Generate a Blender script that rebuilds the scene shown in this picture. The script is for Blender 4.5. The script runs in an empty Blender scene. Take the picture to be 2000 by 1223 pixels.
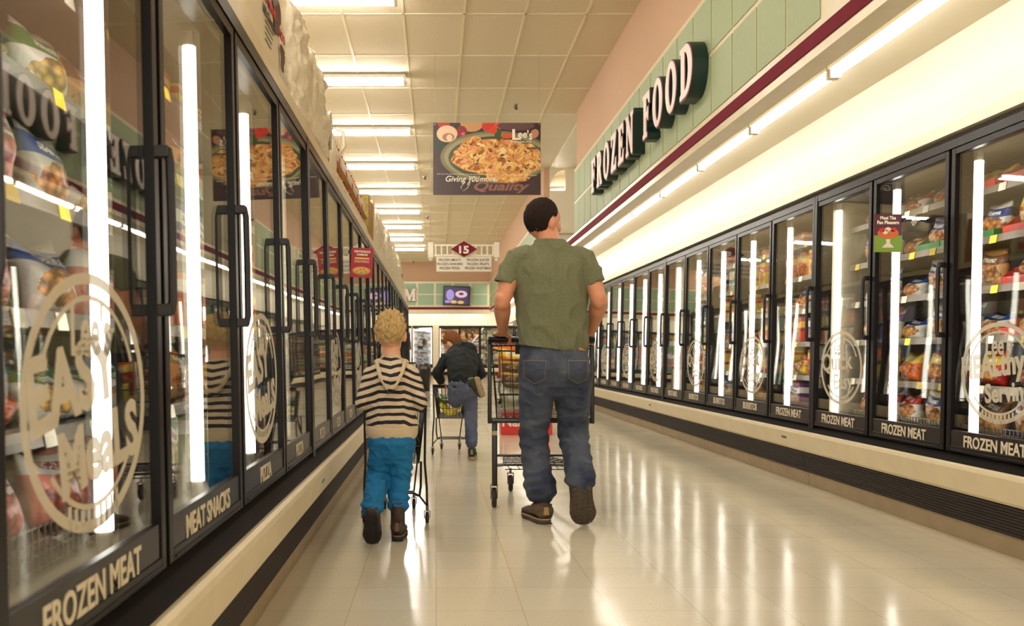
import bpy, bmesh, math, random
from mathutils import Vector, Matrix, noise
from mathutils.bvhtree import BVHTree
S = bpy.context.scene
COL = S.collection
random.seed(7)
PI = math.pi

# ------------------------------------------------------------------ camera
F = 1700.0            # focal length in pixels of the 2000 px wide frame
H = 0.90              # eye height
cd = bpy.data.cameras.new('camera')
cam = bpy.data.objects.new('camera', cd)
COL.objects.link(cam)
cam.location = (0, 0, H)
cam.rotation_euler = (PI/2, 0, 0)
cd.sensor_width = 36
cd.lens = 36*F/2000
cd.shift_x = (1000-852)/2000
cd.shift_y = (692-611.5)/2000
cd.clip_start = .05
cd.clip_end = 200
cd.dof.use_dof = True
cd.dof.focus_distance = 4.9
cd.dof.aperture_fstop = 4.5
S.camera = cam

# ------------------------------------------------------------------ world, exposure
w = bpy.data.worlds.new('world')
S.world = w
w.use_nodes = True
w.node_tree.nodes['Background'].inputs[0].default_value = (1.0, .93, .82, 1)
w.node_tree.nodes['Background'].inputs[1].default_value = 1.9
S.view_settings.view_transform = 'Standard'
S.view_settings.look = 'None'
S.view_settings.exposure = 0.28
S.view_settings.gamma = 1
S.view_settings.use_curve_mapping = False
S.cycles.max_bounces = 10
S.cycles.diffuse_bounces = 3
S.cycles.glossy_bounces = 4
S.cycles.transmission_bounces = 4
S.cycles.transparent_max_bounces = 16
S.cycles.caustics_reflective = False
S.cycles.caustics_refractive = False
S.cycles.sample_clamp_indirect = 4
E_CEIL, E_COVE, E_TUBE = 62.0, 14.5, 5.5      # strip lights on the ceiling, in the cove, in the freezers
C_LAMP = (1.0, .955, .875)
C_TUBE = (1.0, .95, .88)

# ------------------------------------------------------------------ materials
def lin(c):
    return tuple(((v/255)/12.92 if v/255 <= .04045 else ((v/255+.055)/1.055)**2.4) for v in c)
MATS = {}
def mat(name, rgb=None, rough=.5, metal=0, emit=None, es=0, spec=.5, bump=0, bscale=60, var=0, vscale=8, coat=0, alpha=1, stretch=None, sheen=0):
    if name in MATS: return MATS[name]
    m = bpy.data.materials.new(name); m.use_nodes = True
    nt = m.node_tree; b = nt.nodes['Principled BSDF']
    c = lin(rgb) if rgb else (.5, .5, .5)
    b.inputs['Base Color'].default_value = (*c, 1)
    b.inputs['Roughness'].default_value = rough
    b.inputs['Metallic'].default_value = metal
    b.inputs['Specular IOR Level'].default_value = spec
    b.inputs['Coat Weight'].default_value = coat
    b.inputs['Alpha'].default_value = alpha
    if sheen:
        b.inputs['Sheen Weight'].default_value = sheen
    if emit:
        b.inputs['Emission Color'].default_value = (*emit, 1)
        b.inputs['Emission Strength'].default_value = es
    if bump or var:
        tc = nt.nodes.new('ShaderNodeTexCoord'); mp = nt.nodes.new('ShaderNodeMapping')
        nt.links.new(tc.outputs['Object'], mp.inputs['Vector'])
        if stretch: mp.inputs['Scale'].default_value = stretch
    if bump:
        n = nt.nodes.new('ShaderNodeTexNoise'); n.inputs['Scale'].default_value = bscale; n.inputs['Detail'].default_value = 3
        bp = nt.nodes.new('ShaderNodeBump'); bp.inputs['Strength'].default_value = 1; bp.inputs['Distance'].default_value = bump
        nt.links.new(mp.outputs[0], n.inputs['Vector']); nt.links.new(n.outputs['Fac'], bp.inputs['Height'])
        nt.links.new(bp.outputs[0], b.inputs['Normal'])
    if var:
        n = nt.nodes.new('ShaderNodeTexNoise'); n.inputs['Scale'].default_value = vscale; n.inputs['Detail'].default_value = 4
        r = nt.nodes.new('ShaderNodeValToRGB')
        r.color_ramp.elements[0].position = .3; r.color_ramp.elements[1].position = .7
        r.color_ramp.elements[0].color = (*[v*(1-var) for v in c], 1)
        r.color_ramp.elements[1].color = (*[min(1, v*(1+var)) for v in c], 1)
        nt.links.new(mp.outputs[0], n.inputs['Vector']); nt.links.new(n.outputs['Fac'], r.inputs[0]); nt.links.new(r.outputs[0], b.inputs['Base Color'])
    MATS[name] = m
    return m

def nodes(m):
    return m.node_tree.nodes, m.node_tree.links, m.node_tree.nodes['Principled BSDF']

def math_node(N, L, op, a, b=None):
    n = N.new('ShaderNodeMath'); n.operation = op
    for i, v in enumerate((a, b)):
        if v is None: continue
        if hasattr(v, 'is_linked'): L.new(v, n.inputs[i])
        else: n.inputs[i].default_value = v
    return n.outputs[0]
def mix_node(N, L, fac, a, b):
    n = N.new('ShaderNodeMix'); n.data_type = 'RGBA'
    if hasattr(fac, 'is_linked'): L.new(fac, n.inputs[0])
    else: n.inputs[0].default_value = fac
    for k, v in ((6, a), (7, b)):
        if hasattr(v, 'is_linked'): L.new(v, n.inputs[k])
        else: n.inputs[k].default_value = (*v, 1)
    return n.outputs[2]

def glass_material(name, ior, wob, tint=(.97, .98, .96)):
    m = bpy.data.materials.new(name); m.use_nodes = True
    N, L = m.node_tree.nodes, m.node_tree.links
    N.remove(N['Principled BSDF'])
    tr = N.new('ShaderNodeBsdfTransparent'); tr.inputs[0].default_value = (*tint, 1)
    gl = N.new('ShaderNodeBsdfGlossy'); gl.inputs['Roughness'].default_value = .015; gl.inputs[0].default_value = (.96, .95, .9, 1)
    fr = N.new('ShaderNodeFresnel'); ge = N.new('ShaderNodeNewGeometry')
    # the pane is a thin solid: the same reflectance from either face
    i = math_node(N, L, 'ADD', math_node(N, L, 'MULTIPLY', ge.outputs['Backfacing'], 1/ior-ior), ior)
    L.new(i, fr.inputs['IOR'])
    tc = N.new('ShaderNodeTexCoord'); nz = N.new('ShaderNodeTexNoise'); nz.inputs['Scale'].default_value = 2.2; nz.inputs['Detail'].default_value = 0
    L.new(tc.outputs['Object'], nz.inputs['Vector'])
    bp = N.new('ShaderNodeBump'); bp.inputs['Distance'].default_value = wob; L.new(nz.outputs['Fac'], bp.inputs['Height'])
    L.new(bp.outputs[0], gl.inputs['Normal'])
    # insulated doors hold several sheets of glass, which reflect more than one
    q = math_node(N, L, 'SUBTRACT', 1.0, math_node(N, L, 'POWER', math_node(N, L, 'SUBTRACT', 1.0, fr.outputs[0]), 1.1))
    mx = N.new('ShaderNodeMixShader'); L.new(q, mx.inputs[0]); L.new(tr.outputs[0], mx.inputs[1]); L.new(gl.outputs[0], mx.inputs[2])
    L.new(mx.outputs[0], N['Material Output'].inputs[0])
    return m

# ------------------------------------------------------------------ mesh builder
class MB:
    def __init__(s): s.v = []; s.f = []; s.m = []; s.k = 0
    def mi(s, k): s.k = k; return s
    def face(s, idx): s.f.append(tuple(idx)); s.m.append(s.k)
    def box(s, a, b):
        x0, y0, z0 = a; x1, y1, z1 = b; o = len(s.v)
        s.v += [(x0,y0,z0),(x1,y0,z0),(x1,y1,z0),(x0,y1,z0),(x0,y0,z1),(x1,y0,z1),(x1,y1,z1),(x0,y1,z1)]
        for q in ((0,3,2,1),(4,5,6,7),(0,1,5,4),(1,2,6,5),(2,3,7,6),(3,0,4,7)): s.face([o+i for i in q])
        return s
    def cbox(s, c, d): return s.box([c[i]-d[i]/2 for i in range(3)], [c[i]+d[i]/2 for i in range(3)])
    def prism(s, poly, lo, hi, axis):
        """poly in the two other axes (in x,y,z order), extruded along axis from lo to hi"""
        o = len(s.v); n = len(poly)
        for t in (lo, hi):
            for p in poly:
                q = list(p); q.insert(axis, t); s.v.append(tuple(q))
        s.face([o+i for i in range(n)][::-1]); s.face([o+n+i for i in range(n)])
        for i in range(n): j = (i+1) % n; s.face([o+i, o+j, o+n+j, o+n+i])
        return s
    def rings(s, rs, cap=True, close=False):
        n = len(rs[0]); o = len(s.v)
        for r in rs: s.v += [tuple(p) for p in r]
        K = len(rs)
        for k in range(K-1+(1 if close else 0)):
            a = o+k*n; b = o+((k+1) % K)*n
            for i in range(n): j = (i+1) % n; s.face([a+i, a+j, b+j, b+i])
        if cap and not close:
            s.face([o+i for i in range(n)][::-1]); s.face([o+(K-1)*n+i for i in range(n)])
        return s
    def tube(s, path, r, n=8, close=False, ref=None):
        P = [Vector(p) for p in path]; K = len(P); R = r if isinstance(r, (list, tuple)) else [r]*K
        rs = []; up = None
        for i in range(K):
            if close: t = P[(i+1) % K]-P[i-1]
            else: t = P[min(i+1, K-1)]-P[max(i-1, 0)]
            t = t.normalized() if t.length > 1e-9 else Vector((0, 0, 1))
            if up is None:
                up = Vector(ref) if ref else (Vector((0, 0, 1)) if abs(t.z) < .8 else Vector((1, 0, 0)))
            a = (up-t*up.dot(t)); a = a.normalized() if a.length > 1e-6 else t.orthogonal().normalized()
            up = a; b = t.cross(a)
            rr = R[i]; ra, rb = rr if isinstance(rr, (list, tuple)) else (rr, rr)
            rs.append([P[i]+a*(math.cos(2*PI*j/n)*ra)+b*(math.sin(2*PI*j/n)*rb) for j in range(n)])
        return s.rings(rs, True, close)
    def cyl(s, a, b, r, r2=None, n=16): return s.tube([a, b], [r, r if r2 is None else r2], n)
    def ell(s, c, d, n=16, rot=None, k=10):
        c = Vector(c); rs = []
        for i in range(1, k):
            t = PI*i/k; z = -math.cos(t); q = math.sin(t)
            ring = [Vector((d[0]*q*math.cos(2*PI*j/n), d[1]*q*math.sin(2*PI*j/n), d[2]*z)) for j in range(n)]
            rs.append([c+(rot @ p if rot else p) for p in ring])
        o = len(s.v); s.rings(rs, False)
        lo = c+(rot @ Vector((0,0,-d[2])) if rot else Vector((0,0,-d[2]))); hi = c-(lo-c)
        a = len(s.v); s.v += [tuple(lo), tuple(hi)]
        for j in range(n):
            q = (j+1) % n; s.face([a, o+q, o+j]); s.face([a+1, o+(k-2)*n+j, o+(k-2)*n+q])
        return s
    def limb(s, pts, n=18, ref=(1, 0, 0)):
        """tapering chain of ellipses; pts = (centre, r_side, r_depth); ends rounded; side axis follows ref"""
        P = [Vector(p[0]) for p in pts]; K = len(P); rs = []
        for i in range(K):
            t = (P[min(i+1, K-1)]-P[max(i-1, 0)]).normalized()
            a = Vector(ref); a = (a-t*a.dot(t)).normalized(); b = t.cross(a)
            def ring(c, q): return [c+a*(math.cos(2*PI*j/n)*pts[i][1]*q)+b*(math.sin(2*PI*j/n)*pts[i][2]*q) for j in range(n)]
            rm = min(pts[i][1], pts[i][2])
            if i == 0:
                for q, d in ((.35, .93), (.75, .62)): rs.append(ring(P[0]-t*rm*d, q))
            rs.append(ring(P[i], 1))
            if i == K-1:
                for q, d in ((.75, .62), (.35, .93)): rs.append(ring(P[i]+t*rm*d, q))
        return s.rings(rs)
    def mesh(s, name, mats, smooth=False):
        me = bpy.data.meshes.new(name); me.from_pydata(s.v, [], s.f)
        for m in (mats if isinstance(mats, (list, tuple)) else [mats]): me.materials.append(m)
        me.polygons.foreach_set('material_index', s.m)
        if smooth: me.polygons.foreach_set('use_smooth', [True]*len(me.polygons))
        bm = bmesh.new(); bm.from_mesh(me); bmesh.ops.recalc_face_normals(bm, faces=bm.faces); bm.to_mesh(me); bm.free()
        me.update(); return me
    def build(s, name, mats, parent=None, smooth=False, bevel=0, loc=None, seg=2):
        o = bpy.data.objects.new(name, s.mesh(name, mats, smooth)); COL.objects.link(o)
        if parent: o.parent = parent
        if loc: o.location = loc
        if bevel:
            md = o.modifiers.new('bevel', 'BEVEL'); md.width = bevel; md.segments = seg; md.limit_method = 'ANGLE'; md.angle_limit = .7
        return o

def tag(o, label=None, cat=None, group=None, kind=None):
    if label: o['label'] = label
    if cat: o['category'] = cat
    if group: o['group'] = group
    if kind: o['kind'] = kind
    return o
def empty(name, loc, rz=0, **k):
    o = bpy.data.objects.new(name, None); COL.objects.link(o); o.location = loc; o.rotation_euler = (0, 0, rz); o.empty_display_size = .1
    return tag(o, **k)
KIDS = {}
def kids(o):
    return [c for c in COL.objects if c.parent == o]
def copy_tree(o, parent=None, tree=None):
    if tree is None:
        tree = {}
        for c in COL.objects:
            if c.parent: tree.setdefault(c.parent.name, []).append(c)
    c = o.copy(); COL.objects.link(c)
    if parent: c.parent = parent
    for ch in tree.get(o.name, []): copy_tree(ch, c, tree)
    return c

def text_mesh(txt, size, width=None, bold=0, depth=.001, shear=0, mirror=False):
    """lettering lying in the XY plane, x from 0; width = wanted total width"""
    cu = bpy.data.curves.new('text', 'FONT'); cu.body = txt; cu.size = size; cu.offset = bold; cu.extrude = depth; cu.shear = shear; cu.resolution_u = 3
    o = bpy.data.objects.new('text', cu); COL.objects.link(o)
    dg = bpy.context.evaluated_depsgraph_get(); me = bpy.data.meshes.new_from_object(o.evaluated_get(dg))
    bpy.data.objects.remove(o); bpy.data.curves.remove(cu)
    xs = [v.co.x for v in me.vertices]; ys = [v.co.y for v in me.vertices]
    x0, x1 = min(xs), max(xs); k = (width/(x1-x0)) if width else 1
    for v in me.vertices: v.co.x = (v.co.x-x0)*k
    me['w'] = (x1-x0)*k; me['y0'] = min(ys); me['y1'] = max(ys)
    return me
def put_text(name, txt, size, m, parent, origin, right, up, width=None, bold=0, depth=.001, align='L', shear=0):
    me = text_mesh(txt, size, width, bold, depth, shear); W = me['w']
    r = Vector(right).normalized(); u = Vector(up).normalized(); n = r.cross(u)
    off = {'L': 0, 'C': -W/2, 'R': -W}[align]
    o3 = Vector(origin)
    for v in me.vertices: v.co = o3+r*(v.co.x+off)+u*v.co.y+n*v.co.z
    me.materials.clear(); me.materials.append(m)
    o = bpy.data.objects.new(name, me); COL.objects.link(o)
    if parent: o.parent = parent
    return o
def join_meshes(name, objs, mats_list=None):
    """merge built objects (same parent) into the first one"""
    bm = bmesh.new(); mats = []
    for o in objs:
        idx = []
        for m in o.data.materials:
            if m not in mats: mats.append(m)
            idx.append(mats.index(m))
        n0 = len(bm.faces); bm.from_mesh(o.data); bm.faces.ensure_lookup_table()
        for f in bm.faces[n0:]: f.material_index = idx[min(f.material_index, len(idx)-1)]
    me = bpy.data.meshes.new(name); bm.to_mesh(me); bm.free()
    for m in mats: me.materials.append(m)
    p = objs[0].parent
    for o in objs: bpy.data.objects.remove(o)
    r = bpy.data.objects.new(name, me); COL.objects.link(r)
    if p: r.parent = p
    return r
def solid(name, mb, voxel, m, parent=None, it=6, disp=None, link=True):
    """one continuous skin around overlapping volumes"""
    me = mb.mesh(name, [m]); o = bpy.data.objects.new(name, me); COL.objects.link(o)
    md = o.modifiers.new('r', 'REMESH'); md.mode = 'VOXEL'; md.voxel_size = voxel; md.use_smooth_shade = True
    if it:
        s = o.modifiers.new('s', 'SMOOTH'); s.iterations = it; s.factor = .5
    dg = bpy.context.evaluated_depsgraph_get(); new = bpy.data.meshes.new_from_object(o.evaluated_get(dg))
    o.modifiers.clear(); o.data = new; bpy.data.meshes.remove(me); new.name = name
    new.materials.clear(); new.materials.append(m)
    if disp:
        ns = [v.normal.copy() for v in new.vertices]
        for v, nn in zip(new.vertices, ns): v.co += nn*disp(v.co, nn)
    new.polygons.foreach_set('use_smooth', [True]*len(new.polygons)); new.update()
    if parent: o.parent = parent
    return o
def sm(a, b, x):
    t = max(0, min(1, (x-a)/(b-a))); return t*t*(3-2*t)
ORD = ['first', 'second', 'third', 'fourth', 'fifth', 'sixth', 'seventh', 'eighth', 'ninth', 'tenth', 'eleventh', 'twelfth', 'thirteenth', 'fourteenth', 'fifteenth', 'sixteenth', 'seventeenth', 'eighteenth', 'nineteenth', 'twentieth', 'twenty-first', 'twenty-second', 'twenty-third', 'twenty-fourth', 'twenty-fifth', 'twenty-sixth', 'twenty-seventh', 'twenty-eighth', 'twenty-ninth', 'thirtieth', 'thirty-first', 'thirty-second', 'thirty-third', 'thirty-fourth', 'thirty-fifth', 'thirty-sixth', 'thirty-seventh', 'thirty-eighth']

# common materials
M_blackmetal = mat('black_metal', (20, 15, 15), rough=.3, spec=.2)
M_black = mat('black_plastic', (24, 18, 18), rough=.4)
M_cream = mat('cream_paint', (224, 208, 172), rough=.32, var=.04)
M_creamwall = mat('cream_wall', (232, 220, 192), rough=.6, bump=.0006, bscale=50)
M_white = mat('white_enamel', (235, 230, 215), rough=.4)
M_letter = mat('cream_lettering', (225, 212, 185), rough=.5)
M_maroon = mat('maroon', (112, 30, 44), rough=.8, spec=.15)
M_chrome = mat('chrome', (190, 180, 165), rough=.2, metal=1)
M_steel = mat('dull_steel', (120, 110, 98), rough=.35, metal=1)
M_glow_tube = mat('freezer_tube_glow', (255, 255, 255), emit=C_TUBE, es=E_TUBE)
M_glow_ceil = mat('ceiling_tube_glow', (255, 255, 255), emit=C_LAMP, es=E_CEIL)
M_glow_cove = mat('cove_tube_glow', (255, 255, 255), emit=C_LAMP, es=E_COVE)
M_glass = glass_material('door_glass', 1.5, .0012)
# ================================================================== THE SETTING
XR, XL, YB = 2.588, -.632, 33.0           # door planes of the right and left freezers, back wall
HC = 4.32                                 # ceiling height
XF = 1.98                                 # fascia plane above the right freezers
def struct(o): return tag(o, kind='structure')

# floor: waxed vinyl tiles
m = mat('waxed_vinyl_floor', (205, 192, 160), rough=.1, spec=.55)
N, L, B = nodes(m)
tc = N.new('ShaderNodeTexCoord')
br = N.new('ShaderNodeTexBrick'); br.offset = 0; br.inputs['Scale'].default_value = 1
br.inputs['Brick Width'].default_value = .305; br.inputs['Row Height'].default_value = .305; br.inputs['Mortar Size'].default_value = .0012; br.inputs['Bias'].default_value = 0
br.inputs['Color1'].default_value = (*lin((218, 208, 184)), 1); br.inputs['Color2'].default_value = (*lin((210, 200, 176)), 1); br.inputs['Mortar'].default_value = (*lin((180, 164, 130)), 1)
L.new(tc.outputs['Object'], br.inputs['Vector'])
nz = N.new('ShaderNodeTexNoise'); nz.inputs['Scale'].default_value = 1.3; nz.inputs['Detail'].default_value = 5; L.new(tc.outputs['Object'], nz.inputs['Vector'])
fl = N.new('ShaderNodeTexNoise'); fl.inputs['Scale'].default_value = 90; fl.inputs['Detail'].default_value = 2; L.new(tc.outputs['Object'], fl.inputs['Vector'])
sp = math_node(N, L, 'MULTIPLY', math_node(N, L, 'GREATER_THAN', fl.outputs['Fac'], .64), .25)
c1 = mix_node(N, L, sp, br.outputs['Color'], lin((160, 140, 105)))
L.new(c1, B.inputs['Base Color'])
L.new(math_node(N, L, 'ADD', math_node(N, L, 'MULTIPLY', nz.outputs['Fac'], .14), .07), B.inputs['Roughness'])
n3 = N.new('ShaderNodeTexNoise'); n3.inputs['Scale'].default_value = 3.5; n3.inputs['Detail'].default_value = 1; L.new(tc.outputs['Object'], n3.inputs['Vector'])
bp = N.new('ShaderNodeBump'); bp.inputs['Distance'].default_value = .0022; L.new(n3.outputs['Fac'], bp.inputs['Height']); L.new(bp.outputs[0], B.inputs['Normal'])
struct(MB().box((-14, -5, -.1), (6, YB+1.2, 0)).build('floor', m))

# ceiling: lay-in acoustic tiles on a T-bar grid
m = mat('acoustic_tile', (226, 211, 181), rough=.9, bump=.002, bscale=120, var=.03, vscale=40)
cl = struct(MB().box((-14, -5, HC), (XF+.1, YB+.6, HC+.08)).build('ceiling', m))
MB_ = MB()
x = .281-.615*24
while x < XF: MB_.box((x-.012, -5, HC-.006), (x+.012, YB, HC)); x += .615
y = 8.74-1.22*11
while y < YB: MB_.box((-14, y-.012, HC-.006), (XF, y+.012, HC)); y += 1.22
g = MB_.build('ceiling_grid', mat('grid_bar', (236, 222, 188), rough=.5)); g.parent = cl

# right upper wall (pink), with the recess between 12.3 and 16 m
PINK = mat('pink_wall', (200, 162, 130), rough=.75, bump=.0008, bscale=45, var=.02)
mb = MB()
mb.box((XF, -5, 3.45), (XF+.1, 12.28, HC)); mb.box((XF, 16, 3.45), (XF+.1, YB, HC))
w_ = struct(mb.build('wall_right', PINK))
CW = M_creamwall
mb = MB()
mb.box((XF+.1, 12.28, 2.56), (4.2, 12.4, HC)); mb.box((2.36, 15.9, 2.56), (4.2, 16.0, HC)); mb.box((XF+.1, 15.9, 2.56), (2.36, 16, 3.90))
# wall round the quarter-arched opening
mb.prism([(XF+.1, HC), (XF+.1, 3.90)]+[(2.33-.25*math.cos(PI*k/20), 3.90+.36*math.sin(PI*k/20)) for k in range(11)]+[(2.36, 4.26), (2.36, HC)], 15.9, 16.0, 1)
mb.box((XF+.1, 16.5, 3.6), (2.6, 16.6, HC)); mb.box((XF+.1, 16.0, 3.84), (2.6, 16.5, 3.90)); mb.box((2.2, 15.8, 3.1), (2.5, 15.9, 3.16))
mb.box((4.1, 12.4, 2.5), (4.2, 15.9, HC)); mb.box((XF+.1, 12.28, HC-.02), (4.2, 16.6, HC+.06))
mb.box((XF+.1, 12.28, 2.5), (4.2, 16, 2.56))
struct(mb.build('wall_recess', CW))
# an unseen strip lamp, added to light the arched niche
def strip_lamp(name, a, b, r, glow, housing):
    pass

# fascia board with square green panels
GREEN = mat('green_panel', (160, 170, 130), rough=.6, var=.03, vscale=30)
def fascia(name, y0, y1, tiles_from, tiles_to):
    mb = MB()
    mb.mi(0).box((XF-.03, y0, 2.43), (XF+.1, y1, 3.5))
    n = int(round((tiles_to-tiles_from)/.4376))
    for k in range(n):
        a = tiles_from+k*.4376+.012; b = a+.4376-.024
        for z0, z1 in ((2.605, 3.01), (3.045, 3.455)):
            mb.mi(1).box((XF-.036, a, z0), (XF-.02, b, z1))
    mb.mi(2).box((XF-.038, y0, 2.482), (XF-.02, y1, 2.56))
    return struct(mb.build(name, [M_cream, GREEN, M_maroon]))
fascia('trim_1', -3, 12.28, 4.40, 12.28)
fascia('trim_2', 16, 31.6, 16, 31.6)
struct(MB().mi(0).box((XF-.03, 12.28, 2.43), (XF+.1, 16, 2.60)).mi(1).box((XF-.038, 12.28, 2.482), (XF-.02, 16, 2.56)).build('trim_3', [M_cream, M_maroon]))
# soffit behind the fascia, and the bright canopy panel down to the freezers
struct(MB().box((XF+.1, -3, 2.52), (2.75, 31.6, 2.56)).build('trim_4', M_creamwall))
mb = MB()
prof = [(2.63, 2.54), (2.63, 2.19), (2.615, 2.08), (2.59, 2.055), (2.59, 2.012), (2.74, 2.012), (2.74, 2.54)]
mb.prism(prof, -3, 31.6, 1)
cw2 = mat('canopy_paint', (244, 236, 216), rough=.35)
struct(mb.build('trim_5', cw2))
struct(MB().box((3.45, -5, 0), (3.55, YB+1, 2.5)).build('wall_side', M_creamwall))

# back wall with its own fascia, stripe, canopy
mb = MB()
mb.box((-14, YB, 2.0), (-.75, YB+.15, HC)); 
YF = YB-.60                              # the back fascia stands in front of its cove
struct(MB().box((-14, YF-.02, 3.55), (4.2, YF+.2, HC)).build('wall_back', PINK))
mb = MB()
mb.mi(0).box((-14, YF-.08, 2.40), (XF+.1, YF+.1, 3.6))
x = XF-.05
while x > -9:
    for z0, z1 in ((2.72, 3.1), (3.14, 3.53)): mb.mi(1).box((x-.62, YF-.09, z0), (x-.04, YF-.07, z1))
    x -= .66
mb.mi(2).box((-14, YF-.095, 2.56), (XF, YF-.07, 2.65))
struct(mb.build('trim_6', [M_cream, mat('mint_panel', (160, 186, 152), rough=.6), M_maroon]))
struct(MB().box((-14, YB, 1.98), (XF+1.4, YB+.1, 2.52)).build('trim_7', cw2))
struct(MB().box((-14, YB+1.0, 0), (4.2, YB+1.1, 2.6)).build('wall_service', M_creamwall))

# ================================================================== LAMPS
def ceiling_strip(x0, x1, y, label, z=HC-.1):
    t = empty('ceiling_strip_light', ((x0+x1)/2, y, z), label=label, cat='ceiling light', group='ceiling strip lights')
    return t
hl = (1.22)/2
proto = empty('ceiling_strip_light', (0, 0, 0))
MB().mi(0).box((-hl, -.085, .035), (hl, .085, .075)).prism([(-.085, .075), (.085, .075), (.05, .098), (-.05, .098)], -hl, hl, 0).build('housing', M_white, proto)
mb = MB(); rs = []
for yy in (-.052, .052): mb.cyl((-hl+.02, yy, .012), (hl-.02, yy, .012), .026, n=10)
mb.build('tube', M_glow_ceil, proto, smooth=True)
MB().box((-hl-.012, -.088, -.012), (-hl+.02, .088, .06)).build('end_cap', M_white, proto)
MB().box((hl-.02, -.088, -.012), (hl+.012, .088, .06)).build('end_cap', M_white, proto)
MB().box((-.07, -.02, .075), (.07, .02, .1)).build('hanger', M_white, proto)
ys = [8.20+2.44*k for k in range(9)]
strips = []
for k, y in enumerate(ys): strips.append((-.99, y, f'white fluorescent strip light on the ceiling, {ORD[k]} from the front above the left freezers'))
for k in range(4): strips.append((-.99, 8.20-2.44*(k+1), f'white fluorescent strip light on the ceiling outside the view, {ORD[k]} nearer than the first seen'))
for k in range(8): strips.append((-4.9, 2.0+4.3*k, f'fluorescent strip light over the neighbouring aisle, {ORD[k]} from the front'))  # row added out of sight as fill light for the ceiling
for k, (x, y, lb) in enumerate(strips):
    o = proto if k == 0 else copy_tree(proto)
    o.location = (x, y, HC-.1); tag(o, lb, 'ceiling light', 'ceiling strip lights')

# cove strip lamps above the right freezers (end to end) and above the back freezers
cp = empty('cove_strip_light', (0, 0, 0))
MB().box((-.04, .01, .022), (.04, 1.21, .055)).build('housing', M_white, cp)
MB().cyl((0, .03, 0), (0, 1.19, 0), .022, n=10).build('tube', M_glow_cove, cp, smooth=True)
for yy in (.012, 1.19): MB().box((-.03, yy, -.026), (.03, yy+.018, .03)).build('end_cap', M_white, cp)
k = 0; y = 1.2
while y < 31:
    o = cp if k == 0 else copy_tree(cp)
    o.location = (2.22, y, 2.462); tag(o, f'white cove strip light above the right freezers, {ORD[k]} from the front of the row', 'strip light', 'cove strip lights')
    y += 1.22; k += 1
for k in range(6):
    o = copy_tree(cp); o.rotation_euler = (0, 0, PI/2); o.location = (1.9-1.3*k, YB-.35, 2.46)
    tag(o, f'white cove strip light above the back wall freezers, {ORD[k]} from the right', 'strip light', 'cove strip lights')
struct(MB().box((-14, YB-.52, 2.50), (XF, YB+.02, 2.53)).build('trim_8', M_creamwall))
for q in range(2):  # hidden lamps added to brighten the recess walls
    o = copy_tree(cp); o.rotation_euler = (PI, 0, 0); o.location = (2.6, 13.3+1.7*q, 2.68)
    tag(o, f'uplight strip lamp lying in the recess of the right upper wall, {ORD[q]} from the front', 'strip light')
o = copy_tree(proto); o.rotation_euler = (0, 0, 0); o.scale = (.3, 1, 1); o.location = (2.3, 16.25, 3.93); tag(o, 'short strip lamp lying in the arched niche of the upper right wall', 'strip light')  # unseen lamp put inside so that the niche looks lit

# sprinklers
def sprinkler(x, y, lb):
    t = empty('sprinkler_head', (x, y, HC), label=lb, cat='sprinkler', group='ceiling sprinklers')
    MB().cyl((0, 0, -.008), (0, 0, 0), .035).build('escutcheon', M_chrome, t, True)
    MB().cyl((0, 0, -.06), (0, 0, -.008), .012).cyl((-.03, 0, -.05), (-.03, 0, -.02), .005).build('body', M_steel, t, True)
    MB().cyl((0, 0, -.068), (0, 0, -.062), .026).cyl((-.02, 0, -.065), (-.012, 0, -.02), .004).cyl((.02, 0, -.065), (.012, 0, -.02), .004).build('deflector', M_steel, t, True)
def at(px, py, h): Y = F*(h-H)/(692-py); return (px-852)/F*Y, Y
for px, py, lb in ((1008, 207, 'chrome sprinkler head on the ceiling above and right of the hanging banner'), (830, 346, 'sprinkler head on the ceiling just left of the hanging banner'), (835, 424, 'sprinkler head on the ceiling below and left of the hanging banner'), (808, 519-8, 'sprinkler head at the far end of the ceiling by the pink wall')):
    X, Y = at(px, py, HC-.02); sprinkler(X, Y, lb)
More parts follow.
